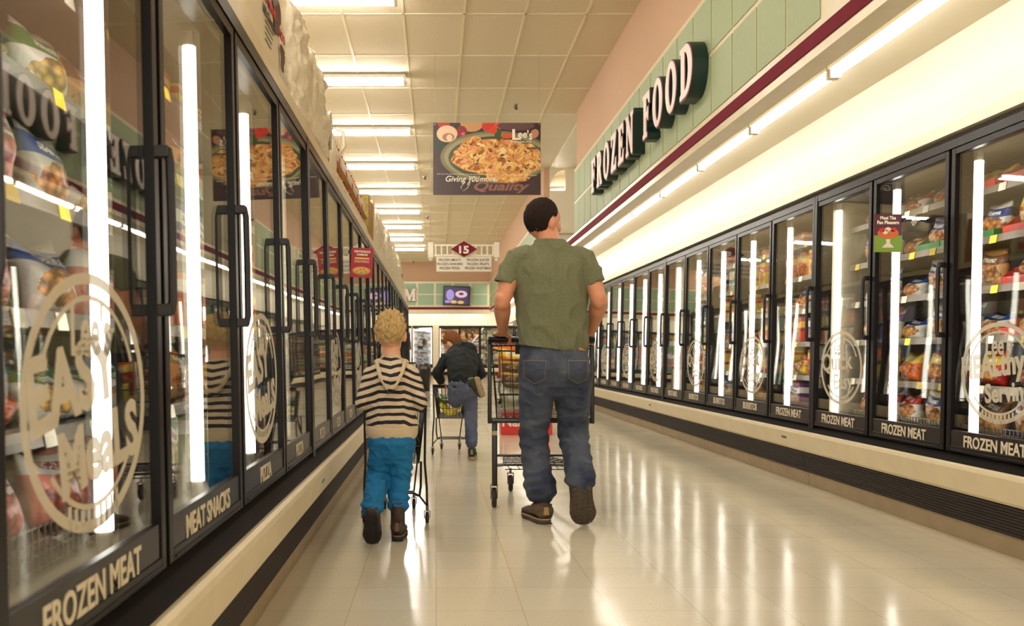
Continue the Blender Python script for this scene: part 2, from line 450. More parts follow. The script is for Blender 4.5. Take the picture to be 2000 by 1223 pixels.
# ================================================================== FREEZER CASES
P = .78
LEAN = 1.2
SHELF_Z = [.50, .736, .992, 1.246, 1.50, 1.755]
M_interior = mat('freezer_liner', (150, 142, 122), rough=.45)
M_brown = mat('brown_rubber', (44, 35, 32), rough=.65, spec=.3)
M_kick = mat('kick_plate_beige', (158, 138, 108), rough=.5, var=.08)
M_wire = mat('wire_grey', (118, 108, 96), rough=.4, metal=.5)
M_tag = mat('yellow_tag', (240, 205, 60), rough=.6)
M_tagw = mat('white_tag', (235, 228, 208), rough=.6)
M_band = mat('sign_band', (30, 22, 22), rough=.3, spec=.4)
M_decal = mat('frosted_decal', (222, 212, 190), rough=.8, alpha=.72)
DOOR = {}
def door_meshes():
    y0, y1, z0, z1 = .012, P-.012, .415, 1.932
    mb = MB()
    mb.box((-.03, y0, z0), (0, y0+.032, z1)).box((-.03, y1-.032, z0), (0, y1, z1)).box((-.03, y0+.032, z1-.032), (0, y1-.032, z1)).box((-.03, y0+.032, z0), (0, y1-.032, z0+.03))
    mb.box((-.034, y0+.04, z0+.008), (-.03, y1-.04, z0+.014))
    o = mb.build('door', M_blackmetal, bevel=.004); DOOR['door'] = o
    g = MB().box((-.018, y0+.03, .52), (-.012, y1-.03, z1-.03)).build('glass_pane', M_glass, o)
    b = MB().box((-.026, y0+.032, z0+.03), (-.004, y1-.032, .522)).build('label_panel', M_band, o, bevel=.002)
    # D handle at the low-y edge
    h = MB()
    hy = y0+.02
    h.box((-.062, hy-.012, .985), (-.028, hy+.014, 1.012)).box((-.062, hy-.012, 1.340), (-.028, hy+.014, 1.367))
    h.tube([(-.056, hy, .99), (-.062, hy, 1.02), (-.063, hy, 1.18), (-.062, hy, 1.33), (-.056, hy, 1.362)], [(.011, .007)]*5, 10)
    h.build('handle', M_black, o, bevel=.003)
    return o
door_proto = door_meshes()
TXT = {}
def lettering(txt, parent):
    if txt not in TXT:
        ln = {'FROZEN MEAT': .45, 'MEAT SNACKS': .45, 'BURRITOS': .31, 'VEGETABLES': .36, 'PIZZA': .2, 'ICE CREAM': .36, 'DESSERTS': .34, 'JUICES': .27, 'FRUITS': .27, 'DINNERS': .3}[txt]
        o = put_text('lettering', txt, .078, M_letter, None, (-.0275, P/2+.01, .448), (0, -1, 0), (0, 0, 1), width=ln, bold=.0016, align='C')
        TXT[txt] = o.data; bpy.data.objects.remove(o)
    o = bpy.data.objects.new('lettering', TXT[txt]); COL.objects.link(o); o.parent = parent; return o
def ring_e(mb, cy, cz, a, b, t, x=-.0195, n=48, gaps=()):
    for k in range(n):
        th = 2*PI*(k+.5)/n
        if any(g0 < math.degrees(th) < g1 for g0, g1 in gaps): continue
        t0, t1 = 2*PI*k/n, 2*PI*(k+1)/n; q = []
        for T, R in ((t0, 1), (t1, 1), (t1, 0), (t0, 0)):
            q.append((cy-math.cos(T)*(a-(0 if R else t)), cz+math.sin(T)*(b-(0 if R else t))))
        mb.prism(q, x, x+.0012, 0)
DEC = {}
def decal(kind, parent):
    if kind not in DEC:
        mb = MB(); cy, cz = P/2, .813
        ring_e(mb, cy, cz, .28, .235, .02); ring_e(mb, cy, cz, .225, .195, .01, gaps=((160, 215), (-1, 20), (325, 361)))
        parts = [mb.build('r', M_decal)]
        def T(t, s, oy, z, w=None, tilt=0, bold=.004):
            r = Vector((0, -math.cos(tilt), math.sin(tilt))); u = Vector((0, math.sin(tilt), math.cos(tilt)))
            parts.append(put_text('t', t, s, M_decal, None, (-.0195, cy-oy, z), r, u, width=w, bold=bold, depth=.0006, align='C'))
        T("Lee's", .13, 0, .90, .18, 0, .003)
        if kind == 'easy':
            T('EASY', .17, -.06, .80, .38, .16, .006); T('MeaLS', .15, .05, .68, .38, .12, .006)
        elif kind == 'healthy':
            T('HEALthy', .15, -.04, .80, .46, .1, .006); T('Servings', .12, .09, .69, .36, .1, .004)
        else:
            T('Quick', .16, -.05, .80, .42, .06, .003); T('Easy', .14, .04, .68, .26, .06, .003)
        for k in range(9):
            a = -PI/2+(k-4)*.11; mb = MB(); c = (cy-math.cos(a)*.255, cz+math.sin(a)*.215)
            mb.prism([(c[0]-.006, c[1]-.02), (c[0]+.006, c[1]-.02), (c[0]+.006, c[1]+.02), (c[0]-.006, c[1]+.02)], -.0195, -.0183, 0); parts.append(mb.build('k', M_decal))
        o = join_meshes('window_decal', parts); DEC[kind] = o.data; bpy.data.objects.remove(o)
    o = bpy.data.objects.new('window_decal', DEC[kind]); COL.objects.link(o); o.parent = parent; return o
CASE = {}
def case_meshes(n):
    if n in CASE: return CASE[n]
    Lc = n*P; d = {}
    def keep(name, mb, mats, **k):
        o = mb.build(name, mats, **k); d.setdefault(name, []).append(o); return o
    # cabinet shell
    mb = MB()
    mb.mi(0).box((.80, 0, .1), (.86, Lc, 2.0)).box((.0, 0, 1.95), (.86, Lc, 2.0)).box((.05, 0, .36), (.86, Lc, .42))
    mb.box((.02, 0, .42), (.80, .015, 1.95)).box((.02, Lc-.015, .42), (.80, Lc, 1.95)); mb.box((.0, 0, .1), (.80, Lc, .36))
    keep('cabinet', mb, [M_interior])
    # black frame between the doors, header, sill
    mb = MB()
    for k in range(1, n): mb.box((-.004, k*P-.022, .41), (.075, k*P+.022, 1.94))
    for yy in (.0, Lc-.036): mb.box((-.036, yy, .36), (.075, yy+.036, 1.975))
    mb.box((-.004, 0, 1.925), (.085, Lc, 1.95)); 
    keep('door_surround', mb, [M_blackmetal], bevel=.003)
    keep('sill', MB().prism([(.0, .412), (.0, .36), (-.075, .34), (-.084, .368), (-.03, .392)], 0.001, Lc-.001, 1), [mat('black_rubber', (22, 17, 17), rough=.7, spec=.1)])
    keep('header', MB().prism([(-.034, 1.935), (.02, 1.935), (.02, 1.99), (-.018, 1.99), (-.034, 1.978)], 0.003, Lc-.003, 1), [M_blackmetal])
    # cream bumper rail
    keep('bumper_rail', MB().prism([(-.088, .235), (-.10, .25), (-.118, .352), (-.114, .368), (-.10, .376), (-.085, .372), (-.05, .34), (-.02, .30), (-.02, .235)], .002, Lc-.002, 1), [M_cream])
    keep('vent_badge', MB().box((-.1125, .22, .30), (-.10, .30, .316)), [M_steel])
    # ribbed toe grille
    pr = [(0, .232)]; z = .228
    for k in range(9):
        pr += [(-.083+.0032*k, z), (-.084+.0032*k, z-.005), (-.081+.0032*k, z-.011), (-.074+.003*k, z-.012)]; z -= .0148
    pr += [(0, z+.004)]
    keep('toe_grille', MB().prism(pr, .003, Lc-.003, 1), [M_brown])
    keep('kick_plate', MB().prism([(0, .095), (-.042, .092), (-.03, 0), (0, 0)], .003, Lc-.003, 1), [M_kick])
    # lamps behind the mullions
    for k in range(n+1):
        yy = min(max(k*P, .035), Lc-.035)
        o = keep('lamp_tube', MB().tube([(.115, yy, .50), (.115, yy, 1.88)], [(.022, .022)]*2, 8), [M_glow_tube], smooth=True)
        q = MB().cyl((.115, yy, 1.88), (.115, yy, 1.925), .019, n=10).cyl((.115, yy, .44), (.115, yy, .50), .019, n=10).build('socket', M_white, o)
    # shelves
    for i, z in enumerate(SHELF_Z):
        mb = MB()
        y = .02
        if i == 0:
            for dz in (0, .03, .06, .09): mb.box((.215, .02, z-.06+dz), (.219, Lc-.02, z-.056+dz))
            while y < Lc-.02: mb.box((.213, y, z-.065), (.218, y+.004, z+.035)); y += .03
            mb.box((.22, .02, z-.02), (.78, Lc-.02, z-.014))
        else:
            mb.box((.21, .02, z-.008), (.78, Lc-.02, z)); mb.prism([(.196, z-.03), (.205, z-.03), (.212, z+.008), (.203, z+.008)], .02, Lc-.02, 1)
        o = keep('shelf', mb, [M_wire])
        if i:
            rnd = random.Random(i*31+n)
            y = .1+rnd.random()*.1
            tm = []
            while y < Lc-.12:
                w = .055
                t = MB().prism([(.192, z-.034), (.1945, z-.034), (.2015, z+.006), (.199, z+.006)], y, y+w, 1).build('price_tag', M_tag if rnd.random() < .55 else M_tagw, o)
                y += .2+rnd.random()*.16
    CASE[n] = d
    return d
CASES = []
def make_case(n, loc, rz, label, texts, decals, group, handle_flip=False, top_trim=None):
    root = empty('freezer_case', loc, rz, label=label, cat='freezer', group=group)
    root.rotation_euler = (0, math.radians(LEAN), rz)      # the fronts lean back a little
    d = case_meshes(n)
    first = not any(o.parent for l in d.values() for o in l)
    tree = {}
    for c in COL.objects:
        if c.parent: tree.setdefault(c.parent.name, []).append(c)
    for l in d.values():
        for o in l:
            if o.parent is None: o.parent = root
            else: copy_tree(o, root, tree)
    for k in range(n):
        dr = copy_tree(door_proto, root, tree); dr.location = (0, k*P, 0)
        lettering(texts[k], dr)
        if decals[k]: decal(decals[k], dr)
        if texts[k] : dr['label'] = f'black framed glass door lettered {texts[k]}'
    if top_trim: MB().box(*top_trim).build('top_trim', M_cream, root)
    CASES.append(root); return root
V, Q = 'VEGETABLES', 'quick'
FM, BU = 'FROZEN MEAT', 'BURRITOS'
right_txt = [[FM]*5, [FM, BU, BU, BU, V], [V]*5, [V, V, V, 'FRUITS', 'FRUITS'], ['FRUITS']*5, ['JUICES']*5, ['JUICES']*5]
right_dec = [[None, None, 'healthy', None, Q], [None, Q, None, Q, None], [Q, None, Q, None, Q], [None]*5, [Q, None, None, Q, None], [None]*5, [None]*5]
RC = ['right wall glass door freezer nearest the camera, lettered FROZEN MEAT', 'second freezer along the right wall, with BURRITOS doors', 'third freezer along the right wall, all doors lettered VEGETABLES', 'fourth freezer along the right wall, beside the man\'s arm', 'fifth freezer along the right wall, far behind the man', 'sixth freezer along the right wall, far behind the man', 'last freezer at the far end of the right wall']
for k in range(7):
    make_case(5, (XR, 2.057+3.9*k, 0), 0, RC[k], right_txt[k], right_dec[k], 'right wall freezers')
LC = ['nearest freezer on the left with FROZEN MEAT and MEAT SNACKS doors', 'second freezer on the left, level with the striped boy', 'third freezer on the left below the red pizza card', 'fourth freezer on the left beyond the striped boy', 'last freezer at the far end of the left row']
# in the left cases local door 0 is the farthest one
left_txt = [['PIZZA', 'PIZZA', 'MEAT SNACKS', FM, FM], ['PIZZA']*5, ['DINNERS']*5, ['DINNERS']*5, ['DESSERTS']*5]
left_dec = [[None, 'easy', None, 'easy', None], [None, 'easy', None, 'easy', None], [None, 'easy', None, None, None], [None]*5, [None]*5]
for k in range(5):
    r = make_case(5, (XL, .427+3.9*(k+1), 0), PI, LC[k], left_txt[k], left_dec[k], 'left row freezers', top_trim=((-.03, 0.002, 1.99), (.82, 3.898, 2.05)))
    MB().box((.86, 0, .1), (.90, 3.9, 2.0)).build('rear_panel', M_cream, r)
make_case(1, (-.13, YB, 0), PI/2, 'single door freezer on the back wall full of blue boxes', ['DESSERTS'], [None], 'back wall freezers')
make_case(5, (4.0, YB, 0), PI/2, 'wide freezer on the back wall behind the bending boy', ['JUICES']*5, [None]*5, 'back wall freezers')
make_case(5, (-.92, YB, 0), PI/2, 'back wall freezer left of the single door one, hidden by the left row', ['DESSERTS']*5, [None]*5, 'back wall freezers')
mb = MB(); mb.box((-.13, YB-.02, 0), (.1, YB+.05, 2.0)); mb.box((-.93, YB-.02, 0), (-.905, YB+.05, 2.0))
struct(mb.build('trim_9', M_cream))
for o in [door_proto]+kids(door_proto): bpy.data.objects.remove(o)
# ================================================================== FROZEN GOODS
def print_mat(name, base, band, food, zb=.72, hb=.12, zc=.36, fr=.3, gloss=.28, bump=.003, fs=9):
    if name in MATS: return MATS[name]
    m = mat(name, base, rough=gloss)
    N, L, B = nodes(m)
    tc = N.new('ShaderNodeTexCoord'); sp = N.new('ShaderNodeSeparateXYZ'); L.new(tc.outputs['Generated'], sp.inputs[0])
    oi = N.new('ShaderNodeObjectInfo')
    nz = N.new('ShaderNodeTexNoise'); nz.noise_dimensions = '4D'; nz.inputs['Scale'].default_value = fs; nz.inputs['Detail'].default_value = 3
    L.new(tc.outputs['Generated'], nz.inputs['Vector']); L.new(math_node(N, L, 'MULTIPLY', oi.outputs['Random'], 20), nz.inputs['W'])
    f = nz.outputs['Fac']; y, z = sp.outputs[1], sp.outputs[2]
    z2 = math_node(N, L, 'ADD', z, math_node(N, L, 'MULTIPLY', math_node(N, L, 'SINE', math_node(N, L, 'MULTIPLY', y, 5)), .05))
    mb_ = math_node(N, L, 'LESS_THAN', math_node(N, L, 'ABSOLUTE', math_node(N, L, 'SUBTRACT', z2, zb)), hb)
    # food picture: an uneven oval
    a = math_node(N, L, 'DIVIDE', math_node(N, L, 'SUBTRACT', y, .5), fr*1.35)
    b = math_node(N, L, 'DIVIDE', math_node(N, L, 'SUBTRACT', z, zc), fr*.8)
    r = math_node(N, L, 'ADD', math_node(N, L, 'MULTIPLY', a, a), math_node(N, L, 'MULTIPLY', b, b))
    mf = math_node(N, L, 'LESS_THAN', math_node(N, L, 'ADD', r, math_node(N, L, 'MULTIPLY', f, .9)), 1.35)
    v = N.new('ShaderNodeTexVoronoi'); v.inputs['Scale'].default_value = fs*.9; L.new(tc.outputs['Generated'], v.inputs['Vector'])
    rp = N.new('ShaderNodeValToRGB'); L.new(v.outputs['Distance'], rp.inputs[0])
    rp.color_ramp.elements[0].color = (*lin(tuple(min(255, q*1.2) for q in food)), 1); rp.color_ramp.elements[0].position = .1
    rp.color_ramp.elements[1].color = (*lin(tuple(q*.55 for q in food)), 1); rp.color_ramp.elements[1].position = .75
    # a light title blotch inside the band
    ty = math_node(N, L, 'LESS_THAN', math_node(N, L, 'ABSOLUTE', math_node(N, L, 'SUBTRACT', y, .5)), .26)
    tz = math_node(N, L, 'LESS_THAN', math_node(N, L, 'ABSOLUTE', math_node(N, L, 'SUBTRACT', z2, zb)), hb*.4)
    wv = N.new('ShaderNodeTexNoise'); wv.inputs['Scale'].default_value = 26; L.new(tc.outputs['Generated'], wv.inputs['Vector'])
    tt = math_node(N, L, 'MULTIPLY', math_node(N, L, 'MULTIPLY', ty, tz), math_node(N, L, 'GREATER_THAN', wv.outputs['Fac'], .44))
    c = mix_node(N, L, mb_, lin(base), lin(band)); c = mix_node(N, L, mf, c, rp.outputs[0])
    c = mix_node(N, L, tt, c, lin((245, 240, 225)) if sum(band) < 520 else lin((150, 40, 40)))
    L.new(c, B.inputs['Base Color'])
    if bump:
        bp = N.new('ShaderNodeBump'); bp.inputs['Distance'].default_value = bump; n2 = N.new('ShaderNodeTexNoise'); n2.inputs['Scale'].default_value = 22; n2.inputs['Detail'].default_value = 2; n2.inputs['Distortion'].default_value = 1.2
        L.new(tc.outputs['Object'], n2.inputs['Vector']); L.new(n2.outputs['Fac'], bp.inputs['Height']); L.new(bp.outputs[0], B.inputs['Normal'])
    return m
WH, BL, RD, OR, YE, GR, TN, BR_, PU, CL = (236, 232, 222), (40, 70, 150), (196, 38, 30), (228, 110, 36), (236, 196, 50), (50, 120, 56), (206, 150, 90), (120, 72, 44), (96, 50, 110), (205, 200, 190)
BAGS = {
 'blue and white bag': (WH, BL, (214, 140, 70)), 'blue bag': (BL, WH, (206, 146, 86)), 'red bag': (RD, YE, (220, 150, 80)), 'red and white bag': (WH, RD, (200, 120, 60)),
 'clear bag': (CL, BL, (216, 150, 92)), 'orange bag': (OR, YE, (206, 96, 40)), 'yellow bag': (YE, RD, (214, 150, 60)), 'green and white bag': (WH, GR, (216, 170, 90)),
 'green bag': (GR, YE, (90, 150, 60)), 'tan bag': (TN, BR_, (190, 130, 74)), 'white vegetable bag': (WH, GR, (96, 146, 70)), 'pink bag': ((220, 140, 120), WH, (190, 96, 80))}
BOXES = {
 'red box': (RD, YE, (220, 160, 80)), 'orange box': (OR, WH, (206, 120, 50)), 'yellow box': (YE, RD, (210, 130, 60)), 'blue box': (BL, WH, (206, 146, 86)), 'white box': (WH, RD, (196, 120, 66)),
 'green box': (GR, WH, (206, 180, 90)), 'brown box': (BR_, YE, (220, 170, 100)), 'purple box': (PU, WH, (220, 170, 120)), 'pale blue box': ((180, 196, 226), BL, (235, 232, 226))}
PM = {k: print_mat(k.replace(' ', '_'), *v) for k, v in BAGS.items()}
PM.update({k: print_mat(k.replace(' ', '_'), *v, gloss=.4, bump=0) for k, v in BOXES.items()})
def bag_mesh(w, h, d, seed, slump=0, nu=12, nv=12):
    """pillow pack standing at z=0, centred in y, front towards -x"""
    mb = MB(); gr = {}
    for side in (0, 1):
        for i in range(nu+1):
            for j in range(nv+1):
                u, v = i/nu, j/nv
                edge = i in (0, nu) or j in (0, nv)
                if side and edge: gr[(1, i, j)] = gr[(0, i, j)]; continue
                t = (max(0, math.sin(PI*u))**.55)*(max(0, math.sin(PI*min(1, v*1.04)))**.6)*(1.15-.45*v)
                n1 = noise.noise(Vector((u*3+seed*7, v*3, side*5)))*.35
                x = (-1 if side == 0 else 1)*d/2*t*(1+n1)
                y = (u-.5)*w*(1-.10*math.sin(PI*v))+noise.noise(Vector((v*2.5, seed, u)))*.015
                z = v*h*(1-slump*.25*math.sin(PI*u))+noise.noise(Vector((u*3, seed*3.3, 1)))*.02*v
                x += slump*v*v*h*.45
                gr[(side, i, j)] = len(mb.v); mb.v.append((x, y, z))
    for side in (0, 1):
        for i in range(nu):
            for j in range(nv): mb.face([gr[(side, i, j)], gr[(side, i+1, j)], gr[(side, i+1, j+1)], gr[(side, i, j+1)]])
    me = mb.mesh('frozen_food_bag', [PM['blue bag']], True); return me
def box_mesh(w, h, d):
    mb = MB(); b = .004
    mb.prism([(-w/2+b, 0), (w/2-b, 0), (w/2, b), (w/2, h-b), (w/2-b, h), (-w/2+b, h), (-w/2, h-b), (-w/2, b)], -d/2, d/2, 0)
    mb.box((-d/2-.0015, -w/2+.02, h*.1), (-d/2, w/2-.02, h*.9))
    return mb.mesh('frozen_food_box', [PM['red box']])
BAGM = [bag_mesh(.225, .212, .13, 1), bag_mesh(.23, .20, .14, 2, .5), bag_mesh(.215, .212, .12, 3, .25), bag_mesh(.225, .155, .16, 4, .8), bag_mesh(.225, .208, .15, 5, .1)]
BOXM = [box_mesh(.22, .19, .1), box_mesh(.2, .11, .14), box_mesh(.17, .20, .06), box_mesh(.225, .10, .17), box_mesh(.12, .205, .1)]
def product(me, name, m, M, lx, ly, lz, rz, label, cat, group):
    o = bpy.data.objects.new(name, me); COL.objects.link(o)
    o.material_slots[0].link = 'OBJECT'; o.material_slots[0].material = m
    o.matrix_world = M @ Matrix.Translation((lx, ly, lz)) @ Matrix.Rotation(rz, 4, 'Z')
    return tag(o, label, cat, group)
def casematrix(c):
    return Matrix.Translation(c.location) @ c.rotation_euler.to_matrix().to_4x4()
SHN = ['bottom', 'second', 'third', 'fourth', 'fifth', 'top']
POOLS = {
 'meat': (['blue and white bag', 'blue bag', 'red bag', 'red and white bag', 'clear bag', 'orange bag', 'clear bag', 'tan bag', 'blue and white bag', 'pink bag'], ['orange box', 'blue box', 'red box'], .88),
 'burrito': (['orange bag', 'red bag', 'yellow bag', 'pink bag', 'tan bag', 'blue and white bag'], ['orange box', 'red box', 'yellow box', 'purple box', 'green box'], .5),
 'veg': (['white vegetable bag', 'green bag', 'green and white bag', 'tan bag', 'clear bag', 'red and white bag'], ['white box', 'pale blue box', 'green box', 'orange box'], .5),
 'green': (['green and white bag', 'green and white bag', 'tan bag', 'pink bag', 'orange bag', 'clear bag'], ['orange box', 'yellow box'], .97),
 'pizza': (['orange bag', 'tan bag', 'green and white bag'], ['red box', 'brown box', 'orange box', 'yellow box', 'white box'], .2)}
def stock(case, k, pool, where, facing=3, seed=0, skip=(), allbags=False):
    rnd = random.Random(seed); M = casematrix(case)
    bags, boxes, pb = POOLS[pool]
    if allbags: pb = 1.1
    for s, z in enumerate(SHELF_Z):
        if s in skip: continue
        isbag = rnd.random() < pb; kind = rnd.choice(bags if isbag else boxes)
        for f in range(facing):
            if rnd.random() < .45:
                isbag = rnd.random() < pb; kind = rnd.choice(bags if isbag else boxes)
            me = rnd.choice(BAGM if s < 5 else BAGM[3:4]) if isbag else rnd.choice(BOXM if s < 5 else BOXM[1:4:2])
            ly = k*P+.03+(P-.06)*(f+.5)/facing+rnd.uniform(-.003, .003)
            lb = f'{kind}, {ORD[f]} on {SHN[s]} shelf, {where}'
            rz = rnd.uniform(-.1, .1)*(.3 if allbags else 1)
            zz = z+.0025 if s else z-.012
            lx = .232+.5*(me.vertices and (max(v.co.x for v in me.vertices)-min(v.co.x for v in me.vertices)))+rnd.uniform(0, .015)
            if not isbag and me in (BOXM[1], BOXM[3]) and s < 5:
                hh = .1105 if me is BOXM[1] else .1005
                product(me, 'frozen_food_box', PM[kind], M, lx+.003, ly, zz+hh, rz*.4, lb.replace(', ', ' stacked above, ', 1), 'box', 'frozen food boxes')
            pr_ = product(me, 'frozen_food_bag' if isbag else 'frozen_food_box', PM[kind], M, lx, ly, zz, rz, lb, 'bag' if isbag else 'box', 'frozen food bags' if isbag else 'frozen food boxes')
            if allbags: pr_.scale = (.95, .90, .97)
RCS = CASES[:7]; LCS = CASES[7:12]; BCS = CASES[12:15]
for g in range(2, 20):
    pool = 'meat' if g < 5 else ('burrito' if g < 9 else 'veg')
    stock(RCS[g//5], g % 5, pool, f'right wall door {ORD[g-2]} from front', seed=100+g, allbags=g < 5)
for g in range(1, 10):          # left doors counted from the camera
    c = LCS[g//5]; k = 4-g % 5
    stock(c, k, 'green' if g < 3 else ('burrito' if g == 3 else 'pizza' if g < 5 else 'veg'), f'left row door {ORD[g-1]} from front', seed=300+g)
# blue boxes in the single back wall door
M = casematrix(BCS[0]); rnd = random.Random(5)
for s, z in enumerate(SHELF_Z):
    for r_ in range(2):
        for f in range(4):
            if (s, r_, f) in ((3, 0, 1), (3, 1, 1), (2, 1, 2)) or (s == 5 and r_): continue
            me = BOXM[3]
            o = product(me, 'ice_cream_box', PM['pale blue box'] if (f+r_) % 3 else PM['blue box'], M, .32, .112+f*.185, (z+.001 if s else z-.012)+r_*.102-(.03 if s == 5 and r_ else 0)*0, 0, f'blue box, {ORD[3-f]} in {"upper" if r_ else "lower"} row, {SHN[s]} shelf, single door back freezer', 'box', 'blue boxes in the back wall freezer')
            o.scale = (1, .78, 1)
stock_spots = [(k, c) for k, c in ((1, BCS[1]), (2, BCS[1]), (3, BCS[1]), (4, BCS[1]))]
for k, c in stock_spots: stock(c, k, 'burrito' if k > 2 else 'green', f'back wall wide freezer door {ORD[4-k]} from left', seed=500+k)
# everything stocked farther along that only shows as slivers and reflections
mb = MB(); rnd = random.Random(9); cols = ['red box', 'orange box', 'yellow box', 'blue box', 'white box', 'green box']
mats_ = [mat('far_'+k.replace(' ', '_'), BOXES[k][0], rough=.45) for k in cols]
def far_box(M, a, b):
    o = len(mb.v); mb.box(a, b)
    for i in range(o, len(mb.v)): mb.v[i] = tuple(M @ Vector(mb.v[i]))
for c in RCS[4:]+LCS[2:]+[BCS[2]]:
    M = casematrix(c)
    for k in range(5):
        for s, z in enumerate(SHELF_Z):
            mb.mi(rnd.randrange(6))
            for f in range(4):
                if rnd.random() < .4: mb.mi(rnd.randrange(6))
                y = k*P+.04+f*.18; z0 = (z+.001 if s else z-.012)
                far_box(M, (.25, y, z0), (.36, y+.165, z0+rnd.choice((.14, .18, .20))))
tag(mb.build('stocked_food_boxes', mats_), 'mixed boxes filling the farthest freezers, too many to count', 'boxes', kind='stuff')
# display trays with red or green lips in the two nearest right doors
def tray(g, s, f, m, nm, w=.235):
    c = RCS[g//5]; M = casematrix(c); y = (g % 5)*P+.0325+f*.24; z = SHELF_Z[s]
    t = MB(); t.box((0, 0, 0), (.3, w, .0008)).box((0, 0, 0), (.003, w, .045)).prism([(0, .045), (.3, .045), (.3, .0), (0, 0)], 0, .003, 1)
    t.prism([(.0, .045), (.08, .10), (.3, .1), (.3, 0), (0, 0)], w-.003, w, 1)
    o = t.build('shelf_tray', m); o.matrix_world = M @ Matrix.Translation((.219, y, z+.0005))
    tag(o, f'{nm} card tray, {ORD[f]} on {SHN[s]} shelf, right wall door {ORD[g-2]} from front', 'tray', 'cardboard display trays')
MR = mat('red_card', (205, 40, 30), rough=.5); MG = mat('green_card', (40, 130, 66), rough=.5)
for s in (2, 3, 4, 5):
    for f in (0, 1, 2): tray(2, s, f, MR, 'red')
tray(3, 5, 0, MR, 'red'); tray(3, 4, 0, MG, 'green'); tray(3, 4, 1, MG, 'green'); tray(3, 4, 2, MG, 'green')

# ================================================================== GOODS STANDING ON TOP OF THE LEFT ROW
ZT = 2.058
M_wplastic = mat('white_plastic_wrap', (238, 226, 200), rough=.35, bump=.012, bscale=18, var=.05)
M_cardb = mat('corrugated_card', (178, 128, 72), rough=.8, var=.06)
M_milk = mat('milk_white', (240, 228, 202), rough=.4)
M_brownp = mat('brown_print', (86, 44, 48), rough=.5); M_redp = mat('red_print', (190, 36, 44), rough=.5); M_dkp = mat('dark_print', (60, 52, 56), rough=.5); M_yelp = mat('yellow_print', (232, 200, 60), rough=.5)
XT = -.715
def big_display():
    t = empty('milk_powder_display_bag', (XT-.16, 3.72, ZT), label='big white bag with brown splotches and red lettering on top of the left freezers', cat='bag')
    mb = MB(); rs = []
    for k, z in enumerate((0, .04, .3, .6, .78, .84, .86)):
        q = (1, 1.02, 1, .98, .9, .6, .2)[k]
        rs.append([Vector(((.15*(math.copysign(abs(math.cos(a))**.5, math.cos(a))))*q, .46*math.copysign(abs(math.sin(a))**.35, math.sin(a))*(q**.3), z)) for a in [2*PI*j/28 for j in range(28)]])
    b = mb.rings(rs).build('bag_body', M_milk, t, True)
    def splotch(y, z, a, h, m=M_brownp, nm='printed_splotch'):
        p = [(y+a*math.sin(q)*(1.15 if math.cos(q) > 0 else .72)+.012*math.sin(3*q), z+h*math.cos(q)) for q in [2*PI*j/20 for j in range(20)]]
        return MB().prism(p, .1535, .1545, 0).build(nm, m, t)
    splotch(.22, .375, .10, .085); splotch(.36, .225, .065, .06); splotch(.13, .47, .03, .04); splotch(.14, .47, .012, .015, M_yelp, 'printed_flower'); splotch(.42, .27, .014, .016, M_yelp, 'printed_flower')
    for tx, sz, y, z, m, w in (('!MINI', .062, -.05, .335, M_redp, .24), ('Milk Chocolate', .05, -.09, .275, M_dkp, .28), ('MOO', .055, .27, .305, M_redp, .15)):
        put_text('lettering', tx, sz, m, t, (.1545, y, z), (0, 1, 0), (0, 0, 1), width=w, bold=.002)
    for k in range(4): MB().box((.1536, -.05, .25-k*.026), (.1542, .14-k*.02, .256-k*.026)).build('printed_line', M_dkp, t)
big_display()
def wrap(y, w, h, x, seed, lb, nm='wrapped_bundle', d=.14):
    mb = MB(); rs = []; n = 22
    for k in range(9):
        v = k/8; q = (1, 1.03, 1, 1, .98, .96, .9, .72, .3)[k]
        rs.append([Vector((d*q*math.copysign(abs(math.cos(a))**.6, math.cos(a))*(1+.35*noise.noise(Vector((seed, a*2, v*4)))), w/2*q**.3*math.copysign(abs(math.sin(a))**.45, math.sin(a)), h*v+.09*noise.noise(Vector((a, seed, v*5)))*min(1, k))) for a in [2*PI*j/n for j in range(n)]])
    o = mb.rings(rs).build(nm, M_wplastic, None, True, loc=(x, y, ZT))
    sb = o.modifiers.new('s', 'SUBSURF'); sb.levels = 1; sb.render_levels = 2
    md = o.modifiers.new('d', 'DISPLACE'); tx = bpy.data.textures.new('wr', 'CLOUDS'); tx.noise_scale = .06; tx.noise_depth = 2; md.texture = tx; md.strength = .07; md.mid_level = .5
    md.texture_coords = 'GLOBAL'
    return tag(o, lb, 'bundle', 'plastic wrapped bundles on the left freezers')
wrap(4.42, .42, .64, XT-.06, 1, 'white crumpled plastic bundle right behind the splotched display bag', d=.12)
wrap(4.86, .42, .56, XT-.05, 2, 'white crumpled plastic bundle, second behind the splotched display bag', d=.12)
wrap(5.30, .40, .44, XT-.06, 3, 'white crumpled plastic bundle, third behind the splotched display bag', d=.11)
# tote with a white strap
t = empty('strapped_tote', (XT-.08, 5.68, ZT), label='white tote with a brown panel and a looping strap, before the red capped jug', cat='tote')
MB().box((-.08, -.13, 0), (.08, .13, .34)).build('tote_body', M_milk, t, bevel=.02); MB().box((.081, -.02, .12), (.083, .10, .3)).build('panel', M_brownp, t)
MB().tube([(.09, -.09, .28), (.10, -.08, .38), (.1, 0, .42), (.1, .08, .36), (.09, .1, .2)], .01, 8).build('strap', M_wplastic, t, True)
